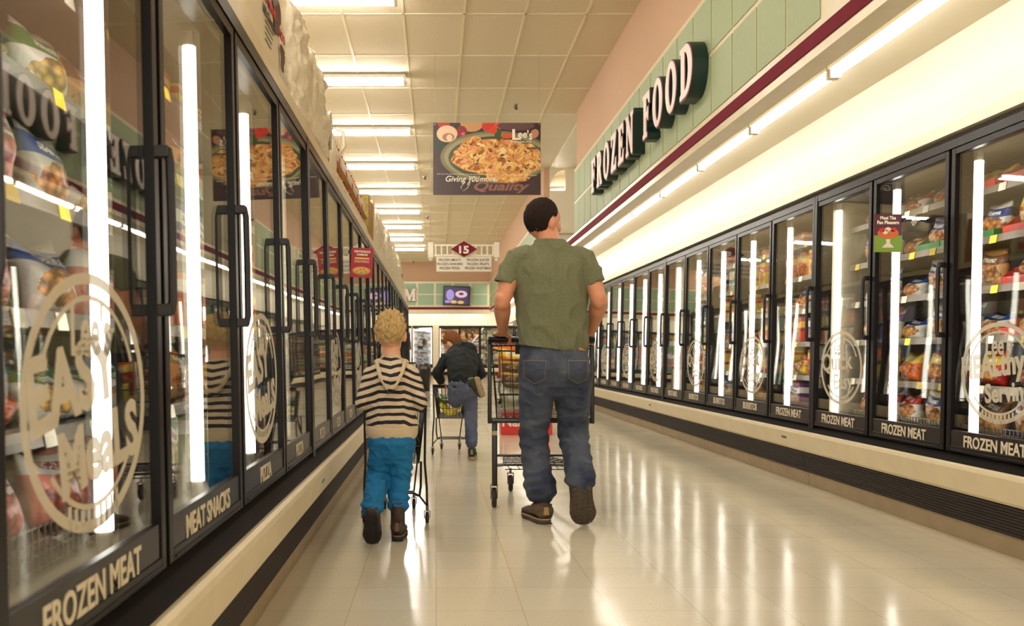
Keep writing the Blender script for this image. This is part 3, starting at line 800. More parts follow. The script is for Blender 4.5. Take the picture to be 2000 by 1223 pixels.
# jugs and cartons
def jug(x, y, h, capm, lb, name='milk_jug', w=.075, g='capped bottles on the left freezers'):
    t = empty(name, (x, y, ZT), label=lb, cat='jug' if 'jug' in name else 'bottle', group=g)
    mb = MB(); rs = []
    for z, q in ((0, .8), (.03, 1), (.55*h, 1), (.72*h, .78), (.84*h, .42), (.88*h, .34), (.92*h, .34)):
        rs.append([Vector((w*q*math.copysign(abs(math.cos(a))**.6, math.cos(a)), w*q*math.copysign(abs(math.sin(a))**.6, math.sin(a)), z)) for a in [2*PI*j/16 for j in range(16)]])
    mb.rings(rs).build('bottle_body', M_milk, t, True)
    MB().cyl((0, 0, .9*h), (0, 0, h), w*.45, n=14).build('cap', capm, t)
    return t
def jug_label(t, h, w, m): MB().box((w*.99, -w*.7, h*.18), (w*1.02, w*.7, h*.48)).build('paper_label', m, t)
caps = [M_redp, mat('orange_cap', (206, 96, 40), rough=.4), M_brownp, mat('gold_cap', (206, 160, 60), rough=.4)]
j0 = jug(XT-.06, 6.02, .50, M_redp, 'tall white jug with a red cap standing alone above the left freezers', w=.085, g=None)
MB().tube([(.085, 0, .40), (.13, 0, .38), (.14, 0, .28), (.09, 0, .2)], .013, 8).build('handle', M_milk, j0, True)
protoj = {}
k = 0; y = 6.28
while y < 9.0:
    for lv in range(2):
        c = (k*7+lv*3) % 4
        if (c, lv) not in protoj:
            t = jug(XT-.05, y, .235, caps[c], '', 'creamer_bottle', w=.055); jug_label(t, .235, .055, (M_redp, M_wplastic, M_wplastic, M_wplastic)[c]); protoj[(c, lv)] = t
        else: t = copy_tree(protoj[(c, lv)])
        t.location = (XT-.05-lv*.03, y, ZT+lv*.238)
        cn = ['red', 'orange', 'brown', 'gold'][c]
        tag(t, f'white bottle with {cn} cap, {ORD[k]} along the {["lower", "upper"][lv]} layer above left freezers', 'bottle', 'capped bottles on the left freezers')
    y += .128; k += 1
tag(MB().box((XT-.15, 6.22, ZT+.235), (XT+.005, 9.0, ZT+.2375)).build('layer_board', M_cardb), 'thin brown cardboard sheet between the two layers of white bottles', 'board')
def crate(x, y, w, h, m, nm, lb, cat, d=.2, z=ZT, group=None):
    t = empty(nm, (x, y, z), label=lb, cat=cat, group=group)
    MB().box((-d/2, -w/2, 0), (d/2, w/2, h)).build('carton', m, t, bevel=.004)
    MB().box((-d/2-.001, -.02, h-.0005), (d/2+.001, .02, h+.0012)).box((d/2, -.02, h*.7), (d/2+.0012, .02, h)).build('tape', mat('packing_tape', (200, 170, 120), rough=.3), t)
    return t
crate(XT-.36, 7.35, .3, .52, M_cardb, 'cardboard_carton', 'brown cardboard carton standing behind the capped bottles on the left freezers', 'carton')
crate(XT-.09, 9.20, .22, .52, mat('green_gold_print', (150, 130, 60), rough=.6, var=.3, vscale=30), 'cereal_carton', 'tall olive printed carton before the plain brown one on the left row', 'carton')
crate(XT-.09, 9.60, .30, .50, M_cardb, 'cardboard_carton', 'tall plain brown cardboard carton near the red card on the left row', 'carton')
crate(XT-.10, 9.95, .30, .58, M_milk, 'white_carton', 'white carton directly behind the plain brown one on the left row', 'carton')
for k in range(14):
    wrap(10.45+.52*k, .46, .55+.12*math.sin(k*1.7)+.10*(k > 3), XT-.08, 10+k, f'white plastic wrapped paper bundle on the left row, {ORD[k]} behind the cartons', d=.12)
crate(XT-.08, 17.9, .4, .5, mat('navy_print', (40, 50, 90), rough=.5, var=.2, vscale=20), 'navy_carton', 'dark blue carton near the far end of the left row', 'carton')
for k in range(3): crate(XT-.08, 18.5+.5*k, .42, .42-.05*k, M_milk, 'cream_carton', f'cream carton at the far end of the left row, {ORD[k]} behind the blue one', 'carton', group='cream cartons on the left row')
# ================================================================== SIGNS
# ---- FROZEN FOOD letters
def arc_pts(cx, cy, rx, ry, a0, a1, n): return [(cx+rx*math.cos(math.radians(a0+(a1-a0)*i/n)), cy+ry*math.sin(math.radians(a0+(a1-a0)*i/n))) for i in range(n+1)]
st, tn, sf = .19, .075, .06      # thick stroke, thin stroke, serif
LET = {
 'F': (.62, [[(0,0),(.36,0),(.36,.05),(.28,.08),(.28,.46),(.40,.46),(.44,.38),(.48,.38),(.48,.64),(.44,.64),(.40,.55),(.28,.55),(.28,.91),(.48,.91),(.56,.76),(.61,.76),(.60,1),(0,1),(0,.95),(.08,.92),(.08,.08),(0,.05)]]),
 'R': (.74, [[(0,0),(.34,0),(.34,.05),(.28,.08),(.28,.44),(.36,.44),(.52,.05),(.56,0),(.76,0),(.76,.05),(.70,.08),(.54,.46)]+arc_pts(.36,.715,.29,.285,-50,90,10)+[(0,1),(0,.95),(.08,.92),(.08,.08),(0,.05)], [(.28,.53)]+arc_pts(.32,.72,.13,.19,-90,90,10)+[(.28,.91)]]),
 'O': (.80, [arc_pts(.40,.5,.40,.52,0,360,36)[:-1], arc_pts(.40,.5,.20,.43,0,360,36)[:-1]]),
 'Z': (.66, [[(0,0),(.65,0),(.66,.28),(.61,.28),(.54,.10),(.26,.10),(.65,.94),(.65,1),(.04,1),(.02,.74),(.07,.74),(.13,.91),(.38,.91),(0,.06)]]),
 'E': (.64, [[(0,0),(.62,0),(.64,.27),(.59,.27),(.50,.09),(.28,.09),(.28,.46),(.40,.46),(.44,.38),(.48,.38),(.48,.64),(.44,.64),(.40,.55),(.28,.55),(.28,.91),(.48,.91),(.56,.76),(.61,.76),(.60,1),(0,1),(0,.95),(.08,.92),(.08,.08),(0,.05)]]),
 'N': (.80, [[(0,0),(.26,0),(.26,.05),(.17,.08),(.17,.72),(.62,-.02),(.72,-.02),(.72,.92),(.80,.95),(.80,1),(.54,1),(.54,.95),(.63,.92),(.63,.36),(.24,1),(0,1),(0,.95),(.08,.90),(.08,.08),(0,.05)]]),
 'D': (.80, [[(0,0)]+[(.34,0)]+arc_pts(.34,.5,.45,.5,-85,85,16)+[(.34,1),(0,1),(0,.95),(.08,.92),(.08,.08),(0,.05)], [(.28,.09)]+arc_pts(.33,.5,.25,.41,-88,88,16)+[(.28,.91)]]),
 'M': (.95, [[(0,0),(.27,0),(.27,.05),(.19,.08),(.19,.70),(.42,0),(.52,0),(.74,.70),(.74,.08),(.66,.05),(.66,0),(1,0),(1,.05),(.93,.08),(.93,.92),(1,.95),(1,1),(.72,1),(.52,.34),(.30,1),(0,1),(0,.95),(.09,.92),(.09,.08),(0,.05)]])}
def letter_mesh(ch, size, off, depth):
    cu = bpy.data.curves.new('l', 'CURVE'); cu.dimensions = '2D'; cu.fill_mode = 'BOTH'; cu.extrude = depth/2; cu.offset = off
    for c in LET[ch][1]:
        sp = cu.splines.new('POLY'); sp.points.add(len(c)-1)
        for i, (a, b) in enumerate(c): sp.points[i].co = (a*size, b*size, 0, 1)
        sp.use_cyclic_u = True
    o = bpy.data.objects.new('l', cu); COL.objects.link(o)
    me = bpy.data.meshes.new_from_object(o.evaluated_get(bpy.context.evaluated_depsgraph_get())); bpy.data.objects.remove(o); return me
M_dkgreen = mat('dark_green_channel', (12, 44, 40), rough=.4); M_face = mat('letter_face', (236, 222, 212), rough=.5); M_edge = mat('letter_edge', (150, 60, 74), rough=.5)
def put_letter(ch, size, parent, org, right, up, depth=.11, name='letter'):
    r, u = Vector(right), Vector(up); n = r.cross(u); objs = []
    for m, off, dp, z in ((M_dkgreen, size*.06, depth, depth/2), (M_edge, size*.042, .004, depth+.002), (M_face, size*.026, .006, depth+.005)):
        me = letter_mesh(ch, size, off, dp)
        for v in me.vertices: v.co = Vector(org)+r*v.co.x+u*v.co.y+n*(v.co.z+z)
        me.materials.clear(); me.materials.append(m); o = bpy.data.objects.new(name, me); COL.objects.link(o); o.parent = parent; objs.append(o)
    return join_meshes(name, objs)
sg = empty('frozen_food_sign', (XF-.036, 10.25, 2.80), label='raised dark green and cream letters reading FROZEN FOOD on the green panels', cat='sign')
txt = 'FROZEN FOOD'; sz = .365; wds = [LET[c][0]*sz if c != ' ' else .16 for c in txt]; gap = (4.02-sum(wds))/(len(txt)-1); y = 0
for c, wd in zip(txt, wds):
    if c != ' ': o = put_letter(c, sz, sg, (0, y, 0), (0, -1, 0), (0, 0, 1)); o['label'] = f'letter {c}'
    y -= wd+gap
sg2 = empty('department_sign', (-1.2, YF-.09, 2.88), label='cream serif letter M on the mint panels of the far wall', cat='sign')
put_letter('M', .44, sg2, (0, 0, 0), (1, 0, 0), (0, 0, 1), depth=.06)

# ---- hanging banner
def clip(poly, x0, x1, z0, z1):
    for ax, val, s in ((0, x0, 1), (0, x1, -1), (1, z0, 1), (1, z1, -1)):
        out = []
        for i in range(len(poly)):
            a, b = poly[i-1], poly[i]; ia = (a[ax]-val)*s >= 0; ib = (b[ax]-val)*s >= 0
            if ia != ib:
                t = (val-a[ax])/(b[ax]-a[ax]); out.append((a[0]+(b[0]-a[0])*t, a[1]+(b[1]-a[1])*t))
            if ib: out.append(b)
        poly = out
        if not poly: return []
    return poly
M_bdark = mat('banner_dark', (56, 35, 33), rough=.35, var=.15, vscale=6)
M_pasta = mat('banner_pasta', (206, 146, 72), rough=.4)
N, L, B = nodes(M_pasta); tc = N.new('ShaderNodeTexCoord')
nz = N.new('ShaderNodeTexNoise'); nz.inputs['Scale'].default_value = 16; nz.inputs['Detail'].default_value = 6; nz.inputs['Distortion'].default_value = 1.6; L.new(tc.outputs['Object'], nz.inputs['Vector'])
rp = N.new('ShaderNodeValToRGB'); e = rp.color_ramp.elements; e[0].position = .33; e[0].color = (*lin((110, 56, 24)), 1); e[1].position = .62; e[1].color = (*lin((236, 196, 120)), 1)
x = e.new(.45); x.color = (*lin((204, 132, 56)), 1); L.new(nz.outputs['Fac'], rp.inputs[0]); L.new(rp.outputs[0], B.inputs['Base Color'])
bnY = 9.88; bx0, bx1, bz0, bz1 = (846-852)*bnY/F, (1056-852)*bnY/F, H+311*bnY/F, H+452*bnY/F
BW, BH = bx1-bx0, bz1-bz0
bn = empty('hanging_banner', ((bx0+bx1)/2, bnY, bz0), label='hanging banner printed with a plate of pasta and Giving you more', cat='banner')
def bp_(px, py): return ((px-42)/1610*BW-BW/2, BH-(py-75)/1085*BH)     # from the close-up of the print to the board
MB().box((-BW/2, 0, 0), (BW/2, .006, BH)).build('board', M_bdark, bn)
mats_ = []; mb = MB(); lay = [0]
def shape(pts, rgb=None, m=None):
    q = clip(pts, -BW/2, BW/2, 0, BH)
    if len(q) < 3: return
    m = m or mat('print_%d_%d_%d' % rgb, rgb, rough=.4)
    if m not in mats_: mats_.append(m)
    lay[0] += 1; mb.mi(mats_.index(m)).prism(q, -.0004-lay[0]*.00006, 0, 1)
def oval(cx, cy, rx, ry, rgb=None, m=None, rot=0, wob=0, n=40):
    c = []
    for i in range(n):
        a = 2*PI*i/n; k = 1+wob*math.sin(5*a)+wob*.8*math.sin(11*a+1); x = rx*k*math.cos(a); y = ry*k*math.sin(a); r = math.radians(rot)
        c.append(bp_(cx+x*math.cos(r)-y*math.sin(r), cy+x*math.sin(r)+y*math.cos(r)))
    shape(c, rgb, m)
oval(620, 90, 170, 120, (190, 140, 90)); oval(200, 95, 90, 60, (176, 40, 34)); oval(470, 210, 80, 90, (130, 30, 34)); oval(490, 240, 30, 25, (210, 90, 80)); oval(900, 130, 130, 90, (196, 50, 34)); oval(1020, 120, 60, 60, (214, 80, 50))
oval(130, 400, 90, 110, (40, 50, 30), wob=.15); oval(1280, 120, 280, 70, (96, 66, 66))
oval(250, 240, 155, 125, (222, 188, 150)); oval(270, 290, 90, 60, (160, 110, 86)); oval(285, 300, 45, 50, (226, 194, 156))
oval(980, 590, 830, 395, (120, 112, 78)); oval(985, 590, 780, 360, (150, 142, 104)); oval(990, 600, 720, 325, (70, 70, 44)); oval(1150, 270, 90, 40, (206, 80, 40)); oval(1010, 230, 55, 75, (50, 80, 36)); oval(940, 190, 60, 55, (206, 60, 40))
oval(960, 590, 640, 275, None, M_pasta, wob=.03); oval(1350, 620, 330, 250, None, M_pasta, wob=.04); oval(620, 430, 200, 130, None, M_pasta, wob=.06, rot=-25); oval(1150, 900, 330, 80, None, M_pasta, wob=.05)
rnd = random.Random(4)
for k in range(110):
    a = rnd.uniform(0, 2*PI); r = math.sqrt(rnd.random())*.93; cx, cy = 980+620*r*math.cos(a), 590+265*r*math.sin(a)
    oval(cx, cy, rnd.uniform(25, 70), rnd.uniform(14, 30), rnd.choice(((232, 190, 110), (222, 170, 88), (238, 206, 140), (196, 120, 50), (206, 140, 66), (150, 84, 36), (228, 160, 110), (220, 140, 96))), rot=rnd.uniform(-60, 60), wob=.12, n=16)
for k in range(14): oval(rnd.uniform(600, 1500), rnd.uniform(400, 780), 26, 10, (64, 52, 28), rot=rnd.uniform(-60, 60), n=12)
oval(1560, 455, 110, 12, (90, 80, 76)); oval(1560, 240, 60, 70, (190, 130, 100), rot=30)
shape([bp_(42, 1000), bp_(620, 980), bp_(1100, 1010), bp_(1652, 930), bp_(1652, 1160), bp_(42, 1160)], m=M_bdark)
mb.build('printed_picture', mats_, bn)
M_bw = mat('banner_white', (240, 228, 205), rough=.4); M_ghost = mat('banner_ghost_print', (140, 92, 78), rough=.4)
dots = MB()
for k in range(50):
    a = bp_(110+k*30, 847+k*.4); dots.box((a[0]-.005, -.0115, a[1]-.004), (a[0]+.005, 0, a[1]+.004))
dots.build('dotted_line', M_bw, bn)
def btext(t, px, py, hpx, wpx, m=M_bw, shear=0, bold=.001, y=-.011):
    a = bp_(px, py); return put_text('lettering', t, hpx/1085*BH*1.38, m, bn, (a[0], y, a[1]), (1, 0, 0), (0, 0, 1), width=wpx/1610*BW, shear=shear, bold=bold)
btext('Giving', 230, 960, 90, 310, shear=.25); btext('more.', 740, 960, 85, 260, shear=.25); btext('you', 548, 965, 140, 190, shear=.5, bold=.0005)
btext('Quality', 655, 1090, 130, 830, m=M_ghost, shear=.3, bold=.004, y=-.0105)
MB().tube([(*bp_(600, 960)[:1], -.011, bp_(600, 960)[1]), (bp_(560, 1050)[0], -.011, bp_(560, 1050)[1]), (bp_(495, 1105)[0], -.011, bp_(495, 1105)[1]), (bp_(455, 1050)[0], -.011, bp_(455, 1050)[1]), (bp_(500, 985)[0], -.011, bp_(500, 985)[1])], .0035, 6).build('swash', M_bw, bn, True)
btext('L', 1225, 330, 160, 130, bold=.004); btext('ee', 1310, 300, 110, 140, bold=.003); btext("'s", 1450, 330, 140, 75, bold=.003); btext('MARKETPLACE', 1225, 375, 22, 285, bold=.0006)
for sx in (-1, 1):
    MB().cyl((sx*(BW/2-.02), -.003, BH-.02), (sx*(BW/2-.02), .009, BH-.02), .008, n=10).build('grommet', M_chrome, bn)
    MB().cyl((sx*(BW/2-.02), .003, BH-.02), (sx*(BW/2-.02), .003, HC-bz0), .0012, n=5).build('hanging_wire', M_steel, bn)

# ---- aisle 15 sign
sY = 14.2; k_ = sY/F
def sx_(px): return (px-852)*k_
def sz_(py): return H+(692-py)*k_
a15 = empty('aisle_sign', (sx_(906), sY, sz_(531)), label='hanging white aisle 15 sign listing frozen meats, juices, dinners, fruits, pizza, vegetables', cat='sign')
ox, oz = sx_(906), sz_(531)
def lx(px): return sx_(px)-ox
def lz(py): return sz_(py)-oz
M_sw = mat('sign_white', (232, 222, 200), rough=.5)
mb = MB(); mb.box((lx(848), -.02, lz(481)), (lx(965), .02, lz(478))).box((lx(848), -.02, lz(501)), (lx(965), .02, lz(497)))
for k in range(11): xx = lx(851+k*11.2); mb.box((xx-.012, -.015, lz(498)), (xx+.012, .015, lz(480)))
mb.build('baluster_rail', M_sw, a15)
for px in (841, 970):
    MB().box((lx(px-5), -.035, lz(504)), (lx(px+5), .035, lz(474))).ell((lx(px), 0, lz(507)), (.035, .035, .035), 12).build('post', M_sw, a15)
    MB().cyl((lx(px), 0, lz(474)), (lx(px), 0, HC-oz), .0015, n=5).build('hanging_wire', M_steel, a15)
MB().prism([(lx(852), lz(531)), (lx(960), lz(531)), (lx(960), lz(502)), (lx(852), lz(502))], -.03, -.02, 1).build('text_panel', M_sw, a15, bevel=.004)
MB().mi(0).prism([(lx(880), lz(487.5)), (lx(906), lz(503)), (lx(932), lz(487.5)), (lx(906), lz(471.5))], -.06, -.03, 1).mi(1).prism([(lx(879), lz(487.5)), (lx(906), lz(503.6)), (lx(933), lz(487.5)), (lx(906), lz(471))], -.055, -.031, 1).build('diamond', [M_maroon, M_sw], a15)
put_text('numeral', '15', .165, M_sw, a15, (lx(906), -.063, lz(495.5)), (1, 0, 0), (0, 0, 1), width=.16, bold=.006, align='C')
M_st = mat('sign_text', (70, 26, 36), rough=.5)
for i, (a, b) in enumerate((('FROZEN MEATS', 'FROZEN JUICES'), ('FROZEN DINNERS', 'FROZEN FRUITS'), ('FROZEN PIZZA', 'FROZEN VEGETABLES'))):
    put_text('lettering', a, .058, M_st, a15, (lx(878.5), -.032, lz(510.5+i*8)), (1, 0, 0), (0, 0, 1), width=(.36, .42, .33)[i], align='C', bold=.0005)
    put_text('lettering', b, .058, M_st, a15, (lx(933.5), -.032, lz(510.5+i*8)), (1, 0, 0), (0, 0, 1), width=(.36, .36, .42)[i], align='C', bold=.0005)

# ---- TV on the far wall
tv = empty('wall_television', (.74, YF-.28, 2.70), label='wall television showing purple and doughnut picture on the far wall', cat='television')
tv.rotation_euler = (math.radians(0), math.radians(2), 0)
MB().box((-.5, 0, 0), (.5, .09, .72)).build('bezel', M_black, tv, bevel=.01)
def scr(n, rgb, e_=1.0):
    return mat(n, (10, 10, 10), rough=.3, emit=lin(rgb), es=e_)
mb = MB(); mb.mi(0).box((-.45, -.006, .05), (.45, 0, .67))
def ov(cx, cz, rx, rz, d): return [(cx+rx*math.cos(2*PI*i/20), cz+rz*math.sin(2*PI*i/20)) for i in range(20)], -.006-d, 0
for mi_, (cx, cz, rx, rz, d) in ((1, (-.24, .38, .15, .2, .001)), (2, (.17, .42, .22, .13, .001)), (0, (.17, .43, .09, .05, .002)), (3, (-.1, .13, .12, .06, .002)), (3, (.16, .12, .12, .06, .003)), (1, (-.33, .13, .1, .05, .001))):
    q = ov(cx, cz, rx, rz, d); mb.mi(mi_).prism(*q, 1)
mb.build('screen', [scr('screen_dark', (56, 40, 80), .8), scr('screen_lilac', (150, 130, 190), 1), scr('screen_pink', (214, 170, 180), 1), scr('screen_gold', (206, 160, 80), 1)], tv)
MB().box((-.08, .09, .3), (.08, .2, .45)).build('wall_bracket', M_black, tv)

# ---- cards standing out from the glass
def card(name, x, y, z, w_, h_, base, label, side, reddish):
    t = empty(name, (x, y, z), label=label, cat='sign')
    m1 = mat(name+'_board', base, rough=.45)
    MB().box((-w_/2, 0, -h_/2), (w_/2, .0015, h_/2)).build('card', m1, t)
    M_cw = mat('card_white', (240, 226, 206), rough=.5)
    if reddish:
        put_text('lettering', 'REINTRODUCE', .02, M_cw, t, (0, -.001, h_*.34), (1, 0, 0), (0, 0, 1), width=w_*.72, align='C', bold=.0008)
        put_text('lettering', 'OURSELVES', .018, M_cw, t, (0, -.001, h_*.24), (1, 0, 0), (0, 0, 1), width=w_*.5, align='C', bold=.0008)
        MB().box((-w_*.33, -.001, h_*.12), (w_*.33, 0, h_*.17)).build('yellow_bar', M_yelp, t)
        put_text('lettering', 'DIGIORNO', .026, M_cw, t, (0, -.001, 0), (1, 0, 0), (0, 0, 1), width=w_*.66, align='C')
        c = MB(); p = [(w_*.42*math.cos(2*PI*i/24), -h_*.27+h_*.14*math.sin(2*PI*i/24)) for i in range(24)]; c.mi(0).prism(p, -.001, 0, 1)
        p = [(w_*.36*math.cos(2*PI*i/24), -h_*.26+h_*.11*math.sin(2*PI*i/24)) for i in range(24)]; c.mi(1).prism(p, -.0015, 0, 1)
        for a, b in ((-.2, -.3), (.1, -.22), (.2, -.3), (-.05, -.24), (0, -.33)): c.mi(2).prism([(w_*a+.008*math.cos(q), h_*b+.006*math.sin(q)) for q in [2*PI*i/8 for i in range(8)]], -.002, 0, 1)
        c.box((-w_*.1, -.0022, -h_*.42), (w_*.18, 0, -h_*.36))
        c.build('pizza_picture', [mat('crust', (196, 128, 60)), mat('cheese', (226, 160, 80)), mat('basil', (120, 140, 50))], t)
    else:
        put_text('lettering', 'Meet The', .026, M_cw, t, (0, -.001, h_*.36), (1, 0, 0), (0, 0, 1), width=w_*.56, align='C', bold=.001)
        put_text('lettering', 'Fan Pleasers', .026, M_cw, t, (0, -.001, h_*.24), (1, 0, 0), (0, 0, 1), width=w_*.78, align='C', bold=.001)
        MB().box((-w_/2, -.0008, -h_/2), (w_/2, 0, -h_*.06)).build('grass_print', mat('lime_print', (120, 150, 50), rough=.5), t)
        c = MB(); c.mi(0).prism([(w_*.38*math.cos(2*PI*i/24), h_*.0+h_*.14*math.sin(2*PI*i/24)) for i in range(24)], -.0015, 0, 1)
        for a, b, mm in ((-.22, .08, 1), (0, .1, 2), (.2, .09, 1), (-.1, .03, 2), (.12, .02, 0)): c.mi(mm).prism([(w_*a+w_*.1*math.cos(q), h_*b+h_*.06*math.sin(q)) for q in [2*PI*i/10 for i in range(10)]], -.002, 0, 1)
        c.mi(2).prism([(-w_*.08, -h_*.16), (w_*.08, -h_*.16), (w_*.06, -h_*.26), (w_*.22, -h_*.38), (-w_*.22, -h_*.38), (-w_*.06, -h_*.26)], -.0015, 0, 1)
        c.build('snack_picture', [mat('snack_orange', (206, 96, 40)), mat('snack_red', (190, 50, 36)), mat('snack_cream', (226, 206, 180))], t)
    s = side
    e0 = s*w_/2
    MB().box((min(e0, e0+s*.02)-.004*0, -.01, h_*.28), (max(e0, e0+s*.02), .01, h_*.40)).build('clip', M_black, t, bevel=.002)
    gl = s*(w_/2+.055) if not reddish else e0+s*.024
    mk = mat('clear_cup', (225, 220, 205), rough=.15, alpha=.45)
    MB().tube([(e0+s*.018, 0, h_*.34), (gl, 0, h_*.34)], .005, 8).build('arm', M_black, t)
    MB().tube([(gl-s*.004, 0, h_*.34), (gl, 0, h_*.34), (gl+s*.012, 0, h_*.34)], [.008, .016, .03], 16).build('suction_cup', mk, t, True)
    return t
card('pizza_card', -.530, 6.2, 1.552, .157, .212, (168, 28, 36), 'red pizza card clipped to the glass of the left row', -1, True).rotation_euler = (0, math.radians(3), 0)
card('snack_card', 2.455, 4.73, 1.558, .152, .206, (86, 30, 44), 'small card reading Meet The Fan Pleasers on the right door', 1, False)
# ================================================================== SHOPPING CARTS
M_cart = mat('black_cart_wire', (24, 19, 18), rough=.35, spec=.5)
M_tyre = mat('caster_tyre', (40, 34, 32), rough=.6)
def caster(t, x, y, r, w=.02, z0=0):
    h = empty('caster', (x, y, 0)); h.parent = t
    # fork with a wheel below
    mb = MB()
    for s in (-1, 1): mb.prism([(y_, z_) for y_, z_ in ((-.012, r*1.0), (.012, r*.8), (.02, r*2.25), (-.02, r*2.25))], s*(w/2+.006)-.002, s*(w/2+.006)+.002, 0)
    mb.box((-w/2-.008, -.022, r*2.2), (w/2+.008, .022, r*2.3)).cyl((0, 0, r*2.3), (0, 0, r*2.3+.03), .008)
    f = mb.build('caster_fork', M_steel, t, loc=(x, y, 0))
    wv = MB(); n = 22
    prof = [(-w/2, r*.55), (-w/2, r*.9), (-w*.3, r), (w*.3, r), (w/2, r*.9), (w/2, r*.55)]
    rs = [[Vector((px, -math.sin(2*PI*k/n)*pr, r+math.cos(2*PI*k/n)*pr)) for k in range(n)] for px, pr in prof]
    wv.rings(rs).build('wheel', M_tyre, f, True); MB().cyl((-w/2-.002, 0, r), (w/2+.002, 0, r), r*.5, n=14).build('hub', M_steel, f)
    bpy.data.objects.remove(h)
    return f
def basket(t, y0, y1, zt0, zt1, zb0, zb1, w0, w1, dx, r, hb=3, bottom_in=.03):
    """open wire basket; y0 rear, y1 front; zt/zb top/bottom heights; w0/w1 half widths"""
    def top(s, f): return Vector((s*(w0+(w1-w0)*f), y0+(y1-y0)*f, zt0+(zt1-zt0)*f))
    def bot(s, f): return Vector((s*(w0-bottom_in+(w1-w0)*f), y0+.02+(y1-.05-y0)*f, zb0+(zb1-zb0)*f))
    sides = []
    for nm, A, B in (('basket_side', lambda f: top(-1, f), lambda f: bot(-1, f)), ('basket_side', lambda f: top(1, f), lambda f: bot(1, f)),
                     ('basket_front', lambda f: top(-1, 1).lerp(top(1, 1), f), lambda f: bot(-1, 1).lerp(bot(1, 1), f)),
                     ('basket_gate', lambda f: top(-1, 0).lerp(top(1, 0), f), lambda f: bot(-1, 0).lerp(bot(1, 0), f)),
                     ('basket_floor', lambda f: bot(-1, f), lambda f: bot(1, f))):
        mb = MB(); Ln = (A(1)-A(0)).length; n = max(3, int(Ln/dx))
        for k in range(n+1): mb.tube([A(k/n), B(k/n)], r, 6)
        for j in range(hb+1):
            q = j/hb; rr = r*1.9 if (j == 0 and nm != 'basket_floor') else r*1.1
            mb.tube([A(0).lerp(B(0), q), A(1).lerp(B(1), q)], rr, 6)
        mb.build(nm, M_cart, t, True)
def child_cart(loc, rz, label):
    t = empty('child_shopping_cart', loc, rz, label=label, cat='shopping cart')
    w = .155
    basket(t, .03, .46, .60, .585, .33, .36, w, w-.03, .034, .0022)
    MB().tube([(-w-.012, .0, .62), (w+.012, .0, .62)], .014, 12).build('handle', M_black, t, True)
    mb = MB()
    for s in (-1, 1):
        mb.tube([(s*(w+.004), .0, .62), (s*(w+.004), .028, .60), (s*(w), .04, .36), (s*w, .05, .33), (s*(w+.01), .09, .20), (s*(w+.012), .13, .09)], .0065, 8)
        mb.tube([(s*(w-.02), .08, .335), (s*(w-.022), .10, .2), (s*(w-.03), .16, .14), (s*(w-.06), .3, .125), (s*.085, .56, .10)], .0065, 8)
        mb.tube([(s*(w-.03), .16, .14), (s*(w+.012), .13, .09)], .0055, 6)
    mb.tube([(-(w-.03), .16, .14), (-(w-.06), .19, .15), ((w-.06), .19, .15), ((w-.03), .16, .14)], .006, 8); mb.tube([(-.085, .56, .10), (.085, .56, .10)], .006, 8)
    mb.tube([(-(w-.04), .44, .355), (-.085, .56, .10)], .0055, 6).tube([((w-.04), .44, .355), (.085, .56, .10)], .0055, 6)
    mb.build('frame', M_cart, t, True)
    for x, y in ((-w-.012, .13), (w+.012, .13), (-.085, .56), (.085, .56)): caster(t, x, y, .030, .018)
    return t
child_cart((-.215, 4.51, 0), 0, 'small black child size cart pushed by the boy in the striped hoodie')
c2 = child_cart((.135, 7.68, 0), 0, 'small black child size cart with bananas under the bending boy')
